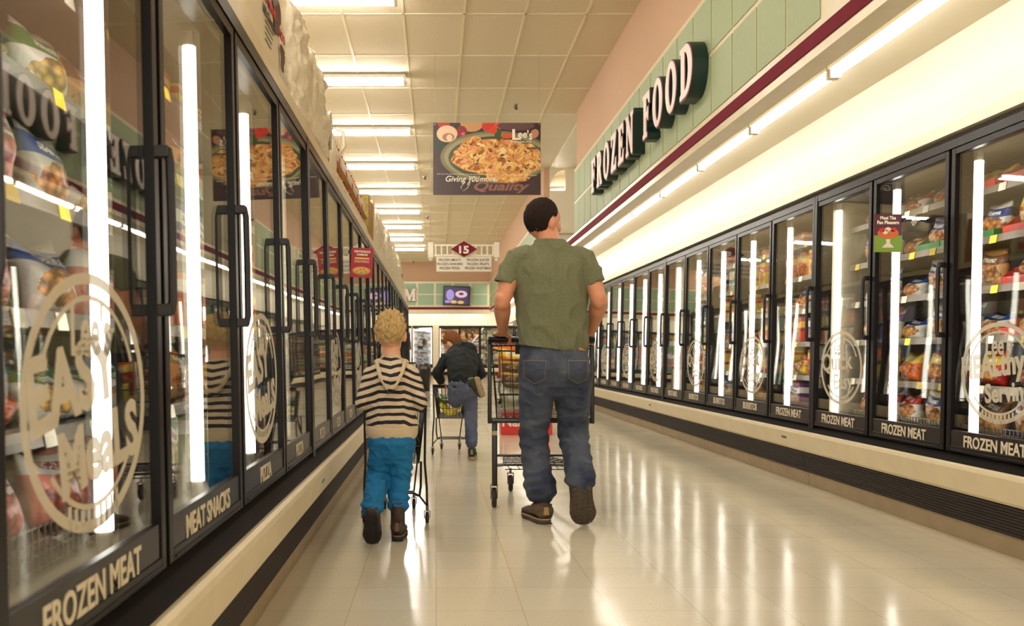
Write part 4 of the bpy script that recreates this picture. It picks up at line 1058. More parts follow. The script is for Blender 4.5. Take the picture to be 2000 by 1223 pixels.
def main_cart(loc):
    t = empty('shopping_cart', loc, 0, label='large black wire shopping cart full of groceries pushed by the man', cat='shopping cart')
    w = .285
    basket(t, .03, .86, .95, .93, .53, .60, w, w-.055, .055, .0028, 2)
    MB().tube([(-w-.02, .0, .985), (w+.02, .0, .985)], .017, 14).build('handle', M_black, t, True)
    mb = MB()
    for s in (-1, 1):
        mb.box((min(s*w, s*(w+.022)), .015, .50), (max(s*w, s*(w+.022)), .05, .97)); mb.tube([(s*(w+.011), .0, .985), (s*(w+.011), .03, .96)], .014, 8)
        mb.box((min(s*(w-.035), s*(w-.005)), .05, .135), (max(s*(w-.035), s*(w-.005)), .09, .53))
        mb.tube([(s*(w-.02), .07, .29), (s*(w-.03), .3, .22), (s*(w-.12), .74, .17)], .011, 8)
    mb.tube([(-w, .03, .515), (w, .03, .515)], .014, 8); mb.tube([(-w+.02, .07, .31), (w-.02, .07, .31)], .007, 8); mb.tube([(-w+.12, .74, .17), (w-.12, .74, .17)], .009, 8)
    mb.build('frame', M_cart, t, True, bevel=.003)
    mb = MB()
    for k in range(9): x = -.2+.05*k; mb.tube([(x, .12, .262), (x*.75, .72, .225)], .0026, 6)
    for k in range(5): y = .12+.15*k; mb.tube([(-.215+.02*k*.6, y, .262-.009*k), (.215-.02*k*.6, y, .262-.009*k)], .0035, 6)
    for k in range(8): x = -.2+.4*k/7; mb.tube([(x, .12, .262), (x+.03, .12, .222)], .0022, 6)
    mb.tube([(-.2, .12, .222), (.22, .12, .222)], .003, 6); mb.build('lower_rack', M_cart, t, True)
    # folded child seat behind the gate
    mb = MB(); mb.box((-w+.05, .06, .66), (w-.05, .20, .667)); 
    for k in range(8): x = -w+.06+k*(2*w-.12)/7; mb.tube([(x, .06, .665), (x, .20, .665), (x, .21, .92)], .0024, 6)
    mb.tube([(-w+.04, .21, .92), (w-.04, .21, .92)], .005, 6); mb.build('child_seat', M_cart, t, True)
    MB().box((-w+.0045, .048, .43), (-w+.035, .0495, .455)).build('white_sticker', mat('sticker_white', (190, 180, 140)), t)
    MB().box((-.15, .015, .90), (.05, .02, .955)).build('seat_flap', M_black, t, bevel=.004)
    for x, y, r in ((-w+.02, .12, .058), (w-.02, .12, .058), (-.165+.05, .74, .052), (.165-.05, .74, .052)): caster(t, x, y, r, .026)
    return t
main_cart((.605, 5.0, 0))

def loose(me, name, m, x, y, z, rz, label, cat, group=None, sc=(1, 1, 1)):
    o = bpy.data.objects.new(name, me); COL.objects.link(o); o.material_slots[0].link = 'OBJECT'; o.material_slots[0].material = m
    o.location = (x, y, z); o.rotation_euler = (0, 0, rz); o.scale = sc; return tag(o, label, cat, group)
H_ = PI/2
loose(BOXM[0], 'bread_package', PM['brown box'], .48, 5.36, .73, H_, 'brown packaged loaf in the big cart, lower of two at its left', 'bread', sc=(1, .7, .36))
loose(BOXM[0], 'bread_package', PM['brown box'], .48, 5.36, .80, H_+.05, 'brown packaged loaf in the big cart, upper of two at its left', 'bread', sc=(1, .7, .36))
loose(BAGM[0], 'snack_bag', PM['orange bag'], .50, 5.60, .745, H_+.1, 'orange red snack bag standing at the back left of the big cart', 'bag')
loose(BAGM[4], 'snack_bag', PM['red bag'], .74, 5.47, .71, H_-.1, 'red snack bag standing at the right side of the big cart', 'bag')
loose(BAGM[3], 'produce_bag', mat('salad_bag', (190, 188, 160), rough=.2, var=.35, vscale=25), .50, 5.31, .570, H_, 'clear bag of pale green salad low at the left of the big cart', 'bag')
loose(BAGM[3], 'produce_bag', mat('leafy_greens', (84, 100, 56), rough=.3, var=.5, vscale=30), .50, 5.50, .586, H_, 'dark leafy greens bag low in the big cart beneath the loaves', 'bag')
loose(BAGM[1], 'produce_bag', mat('pale_bag', (226, 216, 190), rough=.3, var=.1, vscale=20), .60, 5.64, .604, H_, 'white shopping bag in the middle of the big cart', 'bag')
loose(BAGM[4], 'produce_bag', mat('yellow_produce', (220, 200, 80), rough=.4, var=.15, vscale=20), .72, 5.31, .570, H_, 'yellow bag low at the right of the big cart', 'bag')
loose(BOXM[1], 'grocery_box', PM['red box'], .70, 5.52, .598, H_, 'red grocery box in the middle of the big cart', 'box')
# bananas and greens in the small cart
M_ban = mat('banana_yellow', (226, 206, 50), rough=.4, var=.08, vscale=12)
for b in range(6):
    mb = MB(); a0 = .0; pts = []; rr = []
    for k in range(9):
        q = k/8; pts.append((-.085+.17*q, .0, .10-.085*math.sin(PI*q))); rr.append(.006+.012*math.sin(PI*(.08+.84*q))**.5)
    o = mb.tube(pts, rr, 8).build('banana', M_ban, None, True, loc=(.12+.006*b, 7.755+.033*b, .352+.012*(b % 2)))
    tag(o, f'yellow banana in the small cart, {ORD[b]} from the handle', 'banana', 'bananas in the small cart')
    MB().cyl((.083, 0, .10), (.098, 0, .118), .006, .005).build('stem', mat('banana_stem', (120, 110, 40)), o)
o = loose(BAGM[3], 'leafy_greens', MATS['leafy_greens'], .10, 7.86, .455, H_, 'dark green leafy bunch on top of the bananas in the small cart', 'vegetable', sc=(1.0, .85, .6))
# a red box standing on the floor far ahead of the big cart
rb = empty('red_floor_box', (1.01, 9.85, 0), label='red box with white lettering standing on the floor beyond the cart', cat='box')
MB().box((-.285, -.15, 0), (.285, .15, .25)).build('carton', mat('red_box_paint', (206, 44, 34), rough=.4), rb, bevel=.004)
put_text('lettering', 'Nar', .16, mat('box_white', (240, 226, 210)), rb, (-.272, -.152, .098), (1, 0, 0), (0, 0, 1), width=.235, bold=.004)
# bins near the far end of the left row
tb = empty('litter_bin', (-.30, 21.3, 0), label='black round topped litter bin past the far end of the left row', cat='bin')
MB().rings([[Vector((.17*q*math.cos(2*PI*k/20), .17*q*math.sin(2*PI*k/20), z)) for k in range(20)] for q, z in ((.85, 0), (1, .5), (1.02, .52), (1, .58), (.8, .66), (.3, .69))]).build('bin_body', M_black, tb, True)
MB().box((-.08, -.175, .54), (.08, -.15, .60)).build('flap', M_steel, tb)
wb = empty('white_chest', (-.62, 20.5, 0), label='low white chest cooler past the far end of the left row', cat='cooler')
MB().box((-.2, -.3, 0), (.13, .3, .68)).build('chest_body', M_white, wb, bevel=.02); MB().box((-.21, -.31, .68), (.14, .31, .72)).build('lid', M_black, wb, bevel=.01); MB().box((-.12, -.305, .3), (.06, -.3, .5)).build('front_panel', M_brown, wb)
# ================================================================== PEOPLE
M_skin = mat('skin_tan', (208, 140, 104), rough=.5, bump=.0004, bscale=200, var=.06, vscale=14)
M_skinb = mat('skin_fair', (226, 168, 132), rough=.5, bump=.0003, bscale=200, var=.05, vscale=16)
M_eye = mat('eye_white', (230, 225, 215), rough=.2); M_iris = mat('iris', (60, 50, 40), rough=.2); M_lip = mat('lips', (170, 92, 80), rough=.5)
def hair_mat(n, c, c2):
    m = mat(n, c, rough=.8, spec=.15, bump=.006, bscale=90, var=.35, vscale=60, stretch=(3, 3, .7)); return m
def denim(n, c, zf, fade):
    m = mat(n, c, rough=.85, bump=.0008, bscale=300)
    N, L, B = nodes(m); tc = N.new('ShaderNodeTexCoord')
    a = N.new('ShaderNodeTexNoise'); a.inputs['Scale'].default_value = 6; a.inputs['Detail'].default_value = 5; L.new(tc.outputs['Object'], a.inputs['Vector'])
    b = N.new('ShaderNodeTexNoise'); b.inputs['Scale'].default_value = 180; L.new(tc.outputs['Object'], b.inputs['Vector'])
    r = N.new('ShaderNodeValToRGB'); r.color_ramp.elements[0].position = .35; r.color_ramp.elements[1].position = .7
    r.color_ramp.elements[0].color = (*lin(c), 1); r.color_ramp.elements[1].color = (*lin(fade), 1)
    L.new(math_node(N, L, 'ADD', math_node(N, L, 'MULTIPLY', a.outputs['Fac'], .75), math_node(N, L, 'MULTIPLY', b.outputs['Fac'], .25)), r.inputs[0]); L.new(r.outputs[0], B.inputs['Base Color'])
    return m
def shift(mb, r):
    mb.v = [(v[0]-r[0], v[1]-r[1], v[2]-r[2]) for v in mb.v]; return mb
def head_volume(mb, c, s, R):
    def p(x, y, z): return Vector(c)+R @ (Vector((x, y, z))*s)
    mb.ell(p(0, -.012, .018), (.076*s, .096*s, .104*s), 24, R, 14)
    mb.ell(p(0, .028, -.045), (.056*s, .060*s, .072*s), 20, R, 12)
    mb.ell(p(0, .055, .035), (.055*s, .035*s, .05*s), 16, R)            # brow
    mb.ell(p(0, .062, -.092), (.022*s, .020*s, .018*s), 12, R)          # chin
    mb.limb([(p(0, .084, .022), .008*s, .008*s), (p(0, .099, .000), .011*s, .010*s), (p(0, .104, -.022), .015*s, .012*s)], 10, R @ Vector((1, 0, 0)))
    for sx in (-1, 1):
        mb.ell(p(sx*.034, .066, -.02), (.022*s, .02*s, .022*s), 12, R)  # cheek
        Re = R @ Matrix.Rotation(sx*-.3, 3, 'Z')
        mb.ell(p(sx*.080, -.008, -.008), (.009*s, .019*s, .031*s), 12, Re)
        mb.ell(p(sx*.077, -.002, -.030), (.008*s, .010*s, .013*s), 10, Re)
    return p
def face(c, s, R, parent, r0):
    def p(x, y, z): return Vector(c)+R @ (Vector((x, y, z))*s)-Vector(r0)
    for sx in (-1, 1):
        e = MB().ell(p(sx*.031, .080, .008), (.013*s, .009*s, .008*s), 12, R).build('eye', M_eye, parent, True)
        MB().ell(p(sx*.031, .087, .008), (.0055*s, .004*s, .0055*s), 10, R).build('iris', M_iris, e, True)
    mb = MB().limb([(p(-.022, .086, -.052), .004*s, .003*s), (p(0, .094, -.050), .007*s, .005*s), (p(.022, .086, -.052), .004*s, .003*s)], 10, (0, 0, 1))
    mb.build('mouth', M_lip, parent, True)
def hair(c, s, R, parent, r0, m, line, thick, tuft, seed, low=-40):
    """shell of hair; line(az) = lowest elevation in degrees, az 0 = his right, 90 = face"""
    mb = MB(); rs = []; n = 96; K = 34
    for k in range(K+2):
        ring = []
        for i in range(n):
            az = 2*PI*i/n; lo = math.radians(line(math.degrees(az))); q = min(k, K-1)/(K-1); el = PI/2-.02+(lo-PI/2+.02)*q
            d = Vector((math.cos(el)*math.cos(az), math.cos(el)*math.sin(az), math.sin(el)))
            t = thick*(1-.55*q**3)+tuft*noise.noise(Vector((d.x*9+seed, d.y*9, d.z*6)))*(1-q*.6)+tuft*.5*noise.noise(Vector((d.x*26+seed, d.y*26, d.z*9)))
            if k == K: t = -.004
            if k == K+1: t = -.02
            rad = Vector((.076+t, .096+t, .104+t))
            v = Vector((d.x*rad.x, d.y*rad.y-.012, d.z*rad.z+.018))
            if d.z < 0: v.y += -.012*d.z*(1 if d.y < 0 else 0); v.x *= 1+.1*d.z
            ring.append(Vector(c)+R @ (v*s)-Vector(r0))
        rs.append(ring)
    return mb.rings(rs, True).build('hair', m, parent, True)
def grip(mb, wrist, x, by, bz, s, side, fore):
    """a hand closed round a bar that runs along x at (by, bz); side = direction of the thumb"""
    W = Vector(wrist)
    mb.limb([(fore, .032*s, .030*s), (W, .027*s, .021*s), ((x, by-.050*s, bz+.030*s), .034*s, .018*s), ((x, by-.012*s, bz+.030*s), .042*s, .0145*s)], 16)
    for i in range(4):
        f = (i-1.5)*.0215*s; ln = (1, 1.06, 1.0, .84)[i] if side < 0 else (.84, 1.0, 1.06, 1)[i]
        xk = x+f*1.06; r = .0093*s
        mb.limb([((x+f, by-.02*s, bz+.029*s), r, r), ((xk, by+.014*s, bz+.030*s), r*1.05, r*1.05), ((xk, by+.033*s*ln, bz+.012*s), r, r), ((xk, by+.026*s*ln, bz-.018*s), r*.92, r*.92), ((xk, by+.004*s, bz-.028*s), r*.85, r*.85)], 10)
    mb.limb([((x+side*.022*s, by-.052*s, bz+.026*s), .013*s, .013*s), ((x+side*.046*s, by-.036*s, bz+.008*s), .0115*s, .0115*s), ((x+side*.046*s, by-.014*s, bz-.014*s), .010*s, .010*s), ((x+side*.036*s, by+.004*s, bz-.026*s), .0085*s, .0085*s)], 10, (0, 1, 0))
def shoe(parent, r0, heel, toe, up, L_, W_, upper, sole, accent, boot=0, name='shoe'):
    """heel, toe: points of the sole's underside; up: direction from the sole to the ankle"""
    h, t = Vector(heel)-Vector(r0), Vector(toe)-Vector(r0); f = (t-h).normalized(); u = Vector(up); u = (u-f*u.dot(f)).normalized(); s = f.cross(u)
    k = (t-h).length
    def P(a, b, c): return h+f*(a*k)+s*(b*W_)+u*c
    n = 28
    def outline(q, dz, dl=0):
        o = []
        for i in range(n):
            a = 2*PI*i/n; x = .5-.5*math.cos(a); w = .5*(abs(math.sin(a))**.72)*(.80+.26*sm(.35, .8, x)-.10*sm(.2, .5, x)*(1-sm(.5, .75, x)))
            o.append(P((x-.5)*q+.5+dl, math.copysign(w, math.sin(a))*q, dz))
        return o
    mb = MB(); mb.rings([outline(.94, 0), outline(1.0, .006), outline(1.02, .02), outline(.98, .030)])
    so = mb.build('sole', sole, None, True)
    tr = MB()
    for i in range(9):
        x = .1+.1*i
        for b in (-.24, .0, .24):
            if abs(b) > .1 or i % 2:
                c = [P(x-.03, b-.07, -.003), P(x+.03, b-.07, -.003), P(x+.03, b+.07, -.003), P(x-.03, b+.07, -.003)]; c2 = [v+u*.006 for v in c]; tr.rings([c, c2])
    H2 = .07 if not boot else boot
    mb = MB(); rs = []
    for x, w, zt in ((.03, .30, .6), (.10, .40, 1), (.22, .43, 1.05), (.36, .42, .95), (.5, .42, .74), (.65, .46, .56), (.8, .45, .46), (.92, .34, .34), (.985, .16, .2)):
        ring = []
        for i in range(16):
            a = 2*PI*i/16; ring.append(P(x, math.cos(a)*w, .028+.035*zt+(.045*zt if math.sin(a) > 0 else .03)*math.sin(a)))
        rs.append(ring)
    mb.rings(rs)
    ank = P(.24, 0, .06); top = ank+u*(boot if boot else .035)
    rs = []
    for q, w in ((0, .42), (.5, .40), (1, .42), (1.08, .36)):
        c = ank.lerp(top, q); rs.append([c+f*(math.cos(2*PI*i/18)*k*.19)+s*(math.sin(2*PI*i/18)*W_*w) for i in range(18)])
    mb.rings(rs)
    up_o = mb.build(name, upper, parent, True)
    so.parent = up_o; tr.build('tread', sole, up_o)
    ac = MB()
    ac.rings([[v+u*.001 for v in outline(1.025, .021)], [v for v in outline(1.015, .029)]], False); ac.build('midsole_band', accent, up_o, True)
    c = P(-.005, 0, .055); ac = MB().rings([[P(.02, -.12, .05), P(.02, .12, .05), P(.025, .08, .09), P(.025, -.08, .09)], [P(-.012, -.12, .05), P(-.012, .12, .05), P(-.008, .08, .09), P(-.008, -.08, .09)]]); ac.build('heel_tab', accent, up_o)
    return up_o
def patch(target, outline, d, off, m, name, parent, r0=(0, 0, 0)):
    """thin cloth piece laid on target's surface; outline in (x, z), projected along +y"""
    me = target.data; bvh = BVHTree.FromPolygons([v.co for v in me.vertices], [p.vertices for p in me.polygons])
    xs = [p[0] for p in outline]; zs = [p[1] for p in outline]
    def inside(x, z):
        c = False
        for i in range(len(outline)):
            a, b = outline[i-1], outline[i]
            if (a[1] > z) != (b[1] > z) and x < (b[0]-a[0])*(z-a[1])/(b[1]-a[1])+a[0]: c = not c
        return c
    mb = MB(); G = 26; idx = {}
    def vert(i, j):
        if (i, j) in idx: return idx[(i, j)]
        x = min(xs)+(max(xs)-min(xs))*i/G; z = min(zs)+(max(zs)-min(zs))*j/G
        h = bvh.ray_cast(Vector((x-r0[0], -2, z-r0[2])), Vector((0, 1, 0)))
        if h[0] is None: idx[(i, j)] = None; return None
        idx[(i, j)] = len(mb.v); mb.v.append(tuple(h[0]+Vector((0, -off, 0)))); return idx[(i, j)]
    for i in range(G):
        for j in range(G):
            x = min(xs)+(max(xs)-min(xs))*(i+.5)/G; z = min(zs)+(max(zs)-min(zs))*(j+.5)/G
            if not inside(x, z): continue
            q = [vert(i, j), vert(i+1, j), vert(i+1, j+1), vert(i, j+1)]
            if None in q: continue
            ys = [mb.v[a][1] for a in q]
            if max(ys)-min(ys) < .03: mb.face(q)
    o = mb.build(name, m, parent, True)
    s = o.modifiers.new('s', 'SOLIDIFY'); s.thickness = .002; return o
def folds(v, amp, sc, seed, stretch=(1, 1, 1)):
    p = Vector((v.x*stretch[0], v.y*stretch[1], v.z*stretch[2]))*sc+Vector((seed, seed, 0))
    n = noise.noise(p)+.5*noise.noise(p*2.1)
    return amp*(1-min(1, abs(n)*2.4))-amp*.5

# ------------------------------------------------------------------ the man
r0 = (.62, 4.70, 0)
man = empty('person', r0, label='man seen from behind in green t-shirt and blue jeans pushing the large cart', cat='person')
HY, HZ = 5.0, .985
hc = (.583, 4.725, 1.612); R = Matrix.Rotation(math.radians(-58), 3, 'Z') @ Matrix.Rotation(math.radians(-4), 3, 'X')
mb = MB(); head_volume(mb, hc, 1.04, R)
mb.limb([((.622, 4.70, 1.43), .070, .068), ((.610, 4.705, 1.50), .066, .066), ((.592, 4.72, 1.57), .060, .064)], 20)
mb.limb([((.63, 4.72, .88), .15, .11), ((.63, 4.71, 1.0), .155, .11), ((.62, 4.71, 1.25), .17, .115), ((.617, 4.71, 1.38), .14, .08), ((.617, 4.71, 1.43), .09, .06)], 24)
for s, sh, el, wr, hx in ((-1, (.425, 4.705, 1.415), (.352, 4.655, 1.175), (.375, 4.90, 1.035), .372), (1, (.812, 4.705, 1.415), (.872, 4.655, 1.18), (.875, 4.90, 1.035), .862)):
    S0, E0, W0 = Vector(sh), Vector(el), Vector(wr)
    mb.limb([(S0+Vector((0, 0, -.035)), .044, .046), (S0.lerp(E0, .45), .050, .050), (E0, .043, .045)], 18)
    mb.limb([(E0+Vector((0, -.005, .02)), .043, .043), (E0.lerp(W0, .28), .047, .046), (E0.lerp(W0, .65), .037, .037), (W0, .029, .025)], 18)
    grip(mb, W0, hx, HY, HZ, 1.08, -s, E0.lerp(W0, .8))
for hp, kn, an in (((.545, 4.72, .86), (.537, 4.75, .44), (.566, 4.69, .10)), ((.725, 4.72, .86), (.752, 4.80, .46), (.744, 4.50, .26))):
    a, b, c = map(Vector, (hp, kn, an)); mb.limb([(a, .085, .09), (a.lerp(b, .5), .07, .075), (b, .055, .058), (b.lerp(c, .4), .052, .055), (c, .036, .04)], 18)
body = solid('body', shift(mb, r0), .0055, M_skin, man, 4)
face(hc, 1.04, R, man, r0)
def line_m(az):      # 90 face, 270 nape
    d = abs((az-90+180) % 360-180)
    if d < 40: return 38
    if d < 72: return 38-(d-40)/32*34
    if d < 90: return 0+8*math.sin((d-72)/18*PI)
    return -sm(90, 112, d)*48
hair(hc, 1.04, R, man, r0, hair_mat('dark_brown_hair', (38, 27, 23), None), line_m, .010, .004, 1)
# t-shirt
M_shirt = mat('olive_tshirt', (108, 109, 80), rough=.9, bump=.0012, bscale=240, var=.14, vscale=140)
mb = MB()
mb.limb([((.630, 4.705, .935), .186, .142), ((.630, 4.705, 1.00), .190, .146), ((.628, 4.71, 1.08), .192, .146), ((.622, 4.71, 1.20), .197, .144), ((.618, 4.71, 1.30), .207, .138), ((.617, 4.712, 1.38), .213, .122), ((.617, 4.713, 1.43), .185, .098), ((.615, 4.712, 1.472), .132, .086), ((.611, 4.712, 1.502), .090, .082), ((.609, 4.712, 1.515), .080, .080)], 32)
for sh, e in (((.428, 4.71, 1.408), (.366, 4.685, 1.285)), ((.808, 4.71, 1.405), (.852, 4.685, 1.285))):
    a, b = Vector(sh), Vector(e); mb.limb([(a+(Vector((.617, 4.71, 1.43))-a)*.35, .075, .08), (a, .071, .074), (a.lerp(b, .55), .063, .066), (b, .060, .064)], 20)
def d_shirt(v, n):
    z = v.z; q = folds(v, .0095, 7, 3, (1.5, 1, .8))*(1 if z > 1.05 else 1.3)
    q += .005*math.sin((v.x*.9+z)*46)*sm(1.22, 1.05, z)*sm(.9, 1.0, z)*(.5+.5*math.sin(v.x*9))
    return q
shirt = solid('t_shirt', shift(mb, r0), .0065, M_shirt, man, 3, d_shirt)
# slanting hem: cut everything under it, and the sleeve ends flat
bm = bmesh.new(); bm.from_mesh(shirt.data)
def cut(co, no, sel=None):
    geom = [g for g in list(bm.verts)+list(bm.edges)+list(bm.faces) if sel is None or all(sel(v.co) for v in (g.verts if hasattr(g, 'verts') else [g]))]
    bmesh.ops.bisect_plane(bm, geom=geom, dist=1e-5, plane_co=co, plane_no=no, clear_outer=True)
cut(Vector((.01, 0, .925)), Vector((-.14, 0, -1)).normalized())
cut(Vector((-.255, 0, 1.286)), Vector((-.25, 0, -1)).normalized(), lambda c: c.x < -.230 and c.z < 1.36)
cut(Vector((.235, 0, 1.286)), Vector((.25, 0, -1)).normalized(), lambda c: c.x > .226 and c.z < 1.36)
bmesh.ops.delete(bm, geom=[v for v in bm.verts if v.co.z > 1.520], context='VERTS')
bm.to_mesh(shirt.data); bm.free()
s_ = shirt.modifiers.new('s', 'SOLIDIFY'); s_.thickness = .004; s_.offset = -1
# jeans
M_jean = denim('blue_denim', (28, 37, 64), 0, (86, 92, 102))
mb = MB()
mb.limb([((.633, 4.715, .95), .178, .130), ((.635, 4.712, .90), .186, .140), ((.637, 4.705, .83), .196, .152), ((.638, 4.715, .78), .190, .135)], 30)
mb.limb([((.548, 4.70, .82), .103, .128), ((.543, 4.71, .72), .100, .112), ((.537, 4.735, .58), .089, .096), ((.533, 4.752, .45), .080, .088), ((.542, 4.735, .32), .076, .084), ((.554, 4.70, .23), .080, .090), ((.562, 4.69, .180), .091, .106)], 24)
mb.limb([((.728, 4.70, .82), .104, .128), ((.738, 4.725, .72), .102, .112), ((.750, 4.775, .58), .092, .098), ((.754, 4.800, .47), .085, .090), ((.752, 4.715, .40), .077, .082), ((.750, 4.59, .32), .074, .084), ((.746, 4.505, .255), .082, .092)], 24)
mb.ell((.555, 4.655, .82), (.095, .105, .10), 20); mb.ell((.722, 4.655, .82), (.095, .105, .10), 20)
def d_jean(v, n):
    z = v.z; q = folds(v, .006, 8, 8, (1, 1, 1.8))
    for c, a in ((.50, .011), (.40, .010), (.22, .012), (.14, .010)): q += a*.30*math.exp(-((z-c)/.07)**2)*math.sin((z+.5*v.x*(1 if v.x > 0 else -1)+.25*v.y)*85+v.x*14+3*noise.noise(v*9))
    q -= .010*math.exp(-((v.x-.018)/.012)**2)*sm(.95, .86, z)*sm(.72, .78, z)
    return q
jeans = solid('jeans', shift(mb, r0), .0065, M_jean, man, 3, d_jean)
M_stitch = mat('jean_pocket', (60, 67, 84), rough=.9, var=.12, vscale=60); M_thread = mat('stitching', (110, 98, 78), rough=.8)
for x0, x1 in ((.462, .575), (.69, .805)):
    z1, z0 = .868, .742; xm = (x0+x1)/2
    patch(jeans, [(x0, z1), (x1, z1), (x1-.004, z0+.03), (xm, z0), (x0+.004, z0+.03)], 0, .0045, M_stitch, 'back_pocket', jeans, r0)
    for sg_ in ([(x0, z1+.001), (x1, z1+.001), (x1, z1-.004), (x0, z1-.004)], [(x0, z1), (x0+.003, z1), (x0+.007, z0+.03), (x0+.003, z0+.03)], [(x1, z1), (x1-.003, z1), (x1-.007, z0+.03), (x1-.003, z0+.03)], [(x0+.003, z0+.031), (xm, z0), (xm, z0+.004), (x0+.003, z0+.035)], [(x1-.003, z0+.031), (xm, z0), (xm, z0+.004), (x1-.003, z0+.035)]):
        patch(jeans, sg_, 0, .0062, M_thread, 'pocket_stitching', jeans, r0)
patch(jeans, [(.632, .985), (.646, .985), (.646, .93), (.632, .93)], 0, .006, M_stitch, 'belt_loop', jeans, r0)
patch(jeans, [(.755, .952), (.795, .948), (.795, .918), (.755, .922)], 0, .006, mat('leather_patch', (186, 126, 70), rough=.6), 'leather_patch', jeans, r0)
M_shoe = mat('brown_suede', (84, 66, 48), rough=.8, var=.2, vscale=50); M_sole = mat('dark_rubber_sole', (80, 68, 56), rough=.8, var=.2, vscale=70); M_mid = mat('tan_midsole', (168, 136, 88), rough=.7)
shoe(man, r0, (.580, 4.590, .002), (.515, 4.865, .002), (0, 0, 1), .29, .135, M_shoe, M_sole, M_mid)
shoe(man, r0, (.742, 4.425, .235), (.772, 4.55, .005), (0, 1, .55), .29, .142, M_shoe, M_sole, M_mid)

# ------------------------------------------------------------------ the striped boy
r1 = (-.215, 4.25, 0)
boy = empty('person', r1, label='blond boy in black and cream striped hoodie and bright blue trousers', cat='person')
hc = (-.221, 4.235, .995); R = Matrix.Rotation(math.radians(-4), 3, 'Z') @ Matrix.Rotation(math.radians(-6), 3, 'X')
mb = MB(); head_volume(mb, hc, .88, R); BY, BZ = 4.51, .62
mb.limb([((-.217, 4.22, .83), .055, .05), ((-.218, 4.225, .88), .046, .044), ((-.220, 4.23, .94), .044, .046)], 18)
mb.limb([((-.218, 4.235, .50), .09, .07), ((-.217, 4.235, .60), .085, .065), ((-.216, 4.225, .74), .088, .065), ((-.216, 4.22, .81), .09, .05), ((-.216, 4.22, .845), .05, .04)], 22)
for s, sh, el, wr, hx in ((-1, (-.318, 4.22, .805), (-.352, 4.20, .665), (-.318, 4.405, .652), -.312), (1, (-.115, 4.22, .805), (-.082, 4.20, .670), (-.112, 4.405, .652), -.118)):
    S0, E0, W0 = Vector(sh), Vector(el), Vector(wr)
    mb.limb([(S0, .030, .030), (E0, .025, .025)], 14); mb.limb([(E0, .025, .025), (W0, .018, .016)], 14)
    grip(mb, W0, hx, BY, BZ, .74, -s, E0.lerp(W0, .8))
for hp, kn, an in (((-.262, 4.235, .47), (-.282, 4.29, .30), (-.296, 4.06, .19)), ((-.168, 4.235, .47), (-.178, 4.27, .28), (-.185, 4.24, .10))):
    a, b, c = map(Vector, (hp, kn, an)); mb.limb([(a, .048, .05), (b, .036, .038), (c, .026, .028)], 14)
solid('body', shift(mb, r1), .0048, M_skinb, boy, 3)
face(hc, .88, R, boy, r1)
def line_b(az):
    d = abs((az-90+180) % 360-180)
    if d < 45: return 22
    if d < 75: return 22-(d-45)/30*20
    if d < 98: return 2+8*math.sin((d-75)/23*PI)
    return 2-sm(98, 122, d)*46
hair(hc, .88, R, boy, r1, hair_mat('blond_hair', (206, 172, 116), None), line_b, .014, .024, 5)
m = mat('striped_jersey', (214, 194, 160), rough=.9, bump=.0008, bscale=260)
N, L, B = nodes(m); tc = N.new('ShaderNodeTexCoord'); sp = N.new('ShaderNodeSeparateXYZ'); L.new(tc.outputs['Object'], sp.inputs[0])
nz = N.new('ShaderNodeTexNoise'); nz.inputs['Scale'].default_value = 7; nz.inputs['Detail'].default_value = 2; L.new(tc.outputs['Object'], nz.inputs['Vector'])
ax = math_node(N, L, 'ABSOLUTE', sp.outputs[0])
zz = math_node(N, L, 'ADD', sp.outputs[2], math_node(N, L, 'MULTIPLY', nz.outputs['Fac'], .035))
zz = math_node(N, L, 'ADD', zz, math_node(N, L, 'MULTIPLY', math_node(N, L, 'MAXIMUM', math_node(N, L, 'SUBTRACT', ax, .06), 0), .4))
fr = math_node(N, L, 'FRACT', math_node(N, L, 'DIVIDE', zz, .0375))
dk = math_node(N, L, 'MULTIPLY', math_node(N, L, 'GREATER_THAN', fr, .56), math_node(N, L, 'GREATER_THAN', sp.outputs[2], .555))
L.new(mix_node(N, L, dk, lin((212, 192, 160)), lin((34, 30, 42))), B.inputs['Base Color'])
mb = MB()
mb.limb([((-.216, 4.235, .525), .124, .092), ((-.216, 4.235, .56), .130, .098), ((-.216, 4.232, .64), .122, .092), ((-.216, 4.225, .74), .120, .086), ((-.216, 4.222, .795), .118, .076), ((-.217, 4.222, .835), .088, .062), ((-.217, 4.225, .865), .060, .056)], 28)
for s, sh, el, wr in ((-1, (-.312, 4.222, .800), (-.355, 4.195, .668), (-.325, 4.37, .648)), (1, (-.121, 4.222, .800), (-.078, 4.195, .672), (-.108, 4.37, .648))):
    a, b, c = map(Vector, (sh, el, wr)); mb.limb([(a+Vector((-s*.04, 0, .02)), .046, .05), (a, .046, .048), (a.lerp(b, .6), .040, .042), (b, .038, .040)], 18); mb.limb([(b, .038, .040), (b.lerp(c, .5), .036, .036), (c, .030, .028)], 18)
hoodie = solid('striped_hoodie', shift(mb, r1), .0052, m, boy, 3, lambda v, n: folds(v, .005, 13, 5, (1, 1, 1.4))+.003*math.sin(v.z*90+v.x*14)*sm(.66, .60, v.z)*sm(.53, .56, v.z))
mh = m.copy(); mh.name = 'striped_hood_jersey'
for n_ in mh.node_tree.nodes:
    if n_.type == 'SEPXYZ': sp2 = n_
ma = [n_ for n_ in mh.node_tree.nodes if n_.type == 'MATH' and n_.operation == 'GREATER_THAN']
for n_ in ma:
    if abs(n_.inputs[1].default_value-.555) < .002: n_.inputs[1].default_value = -9
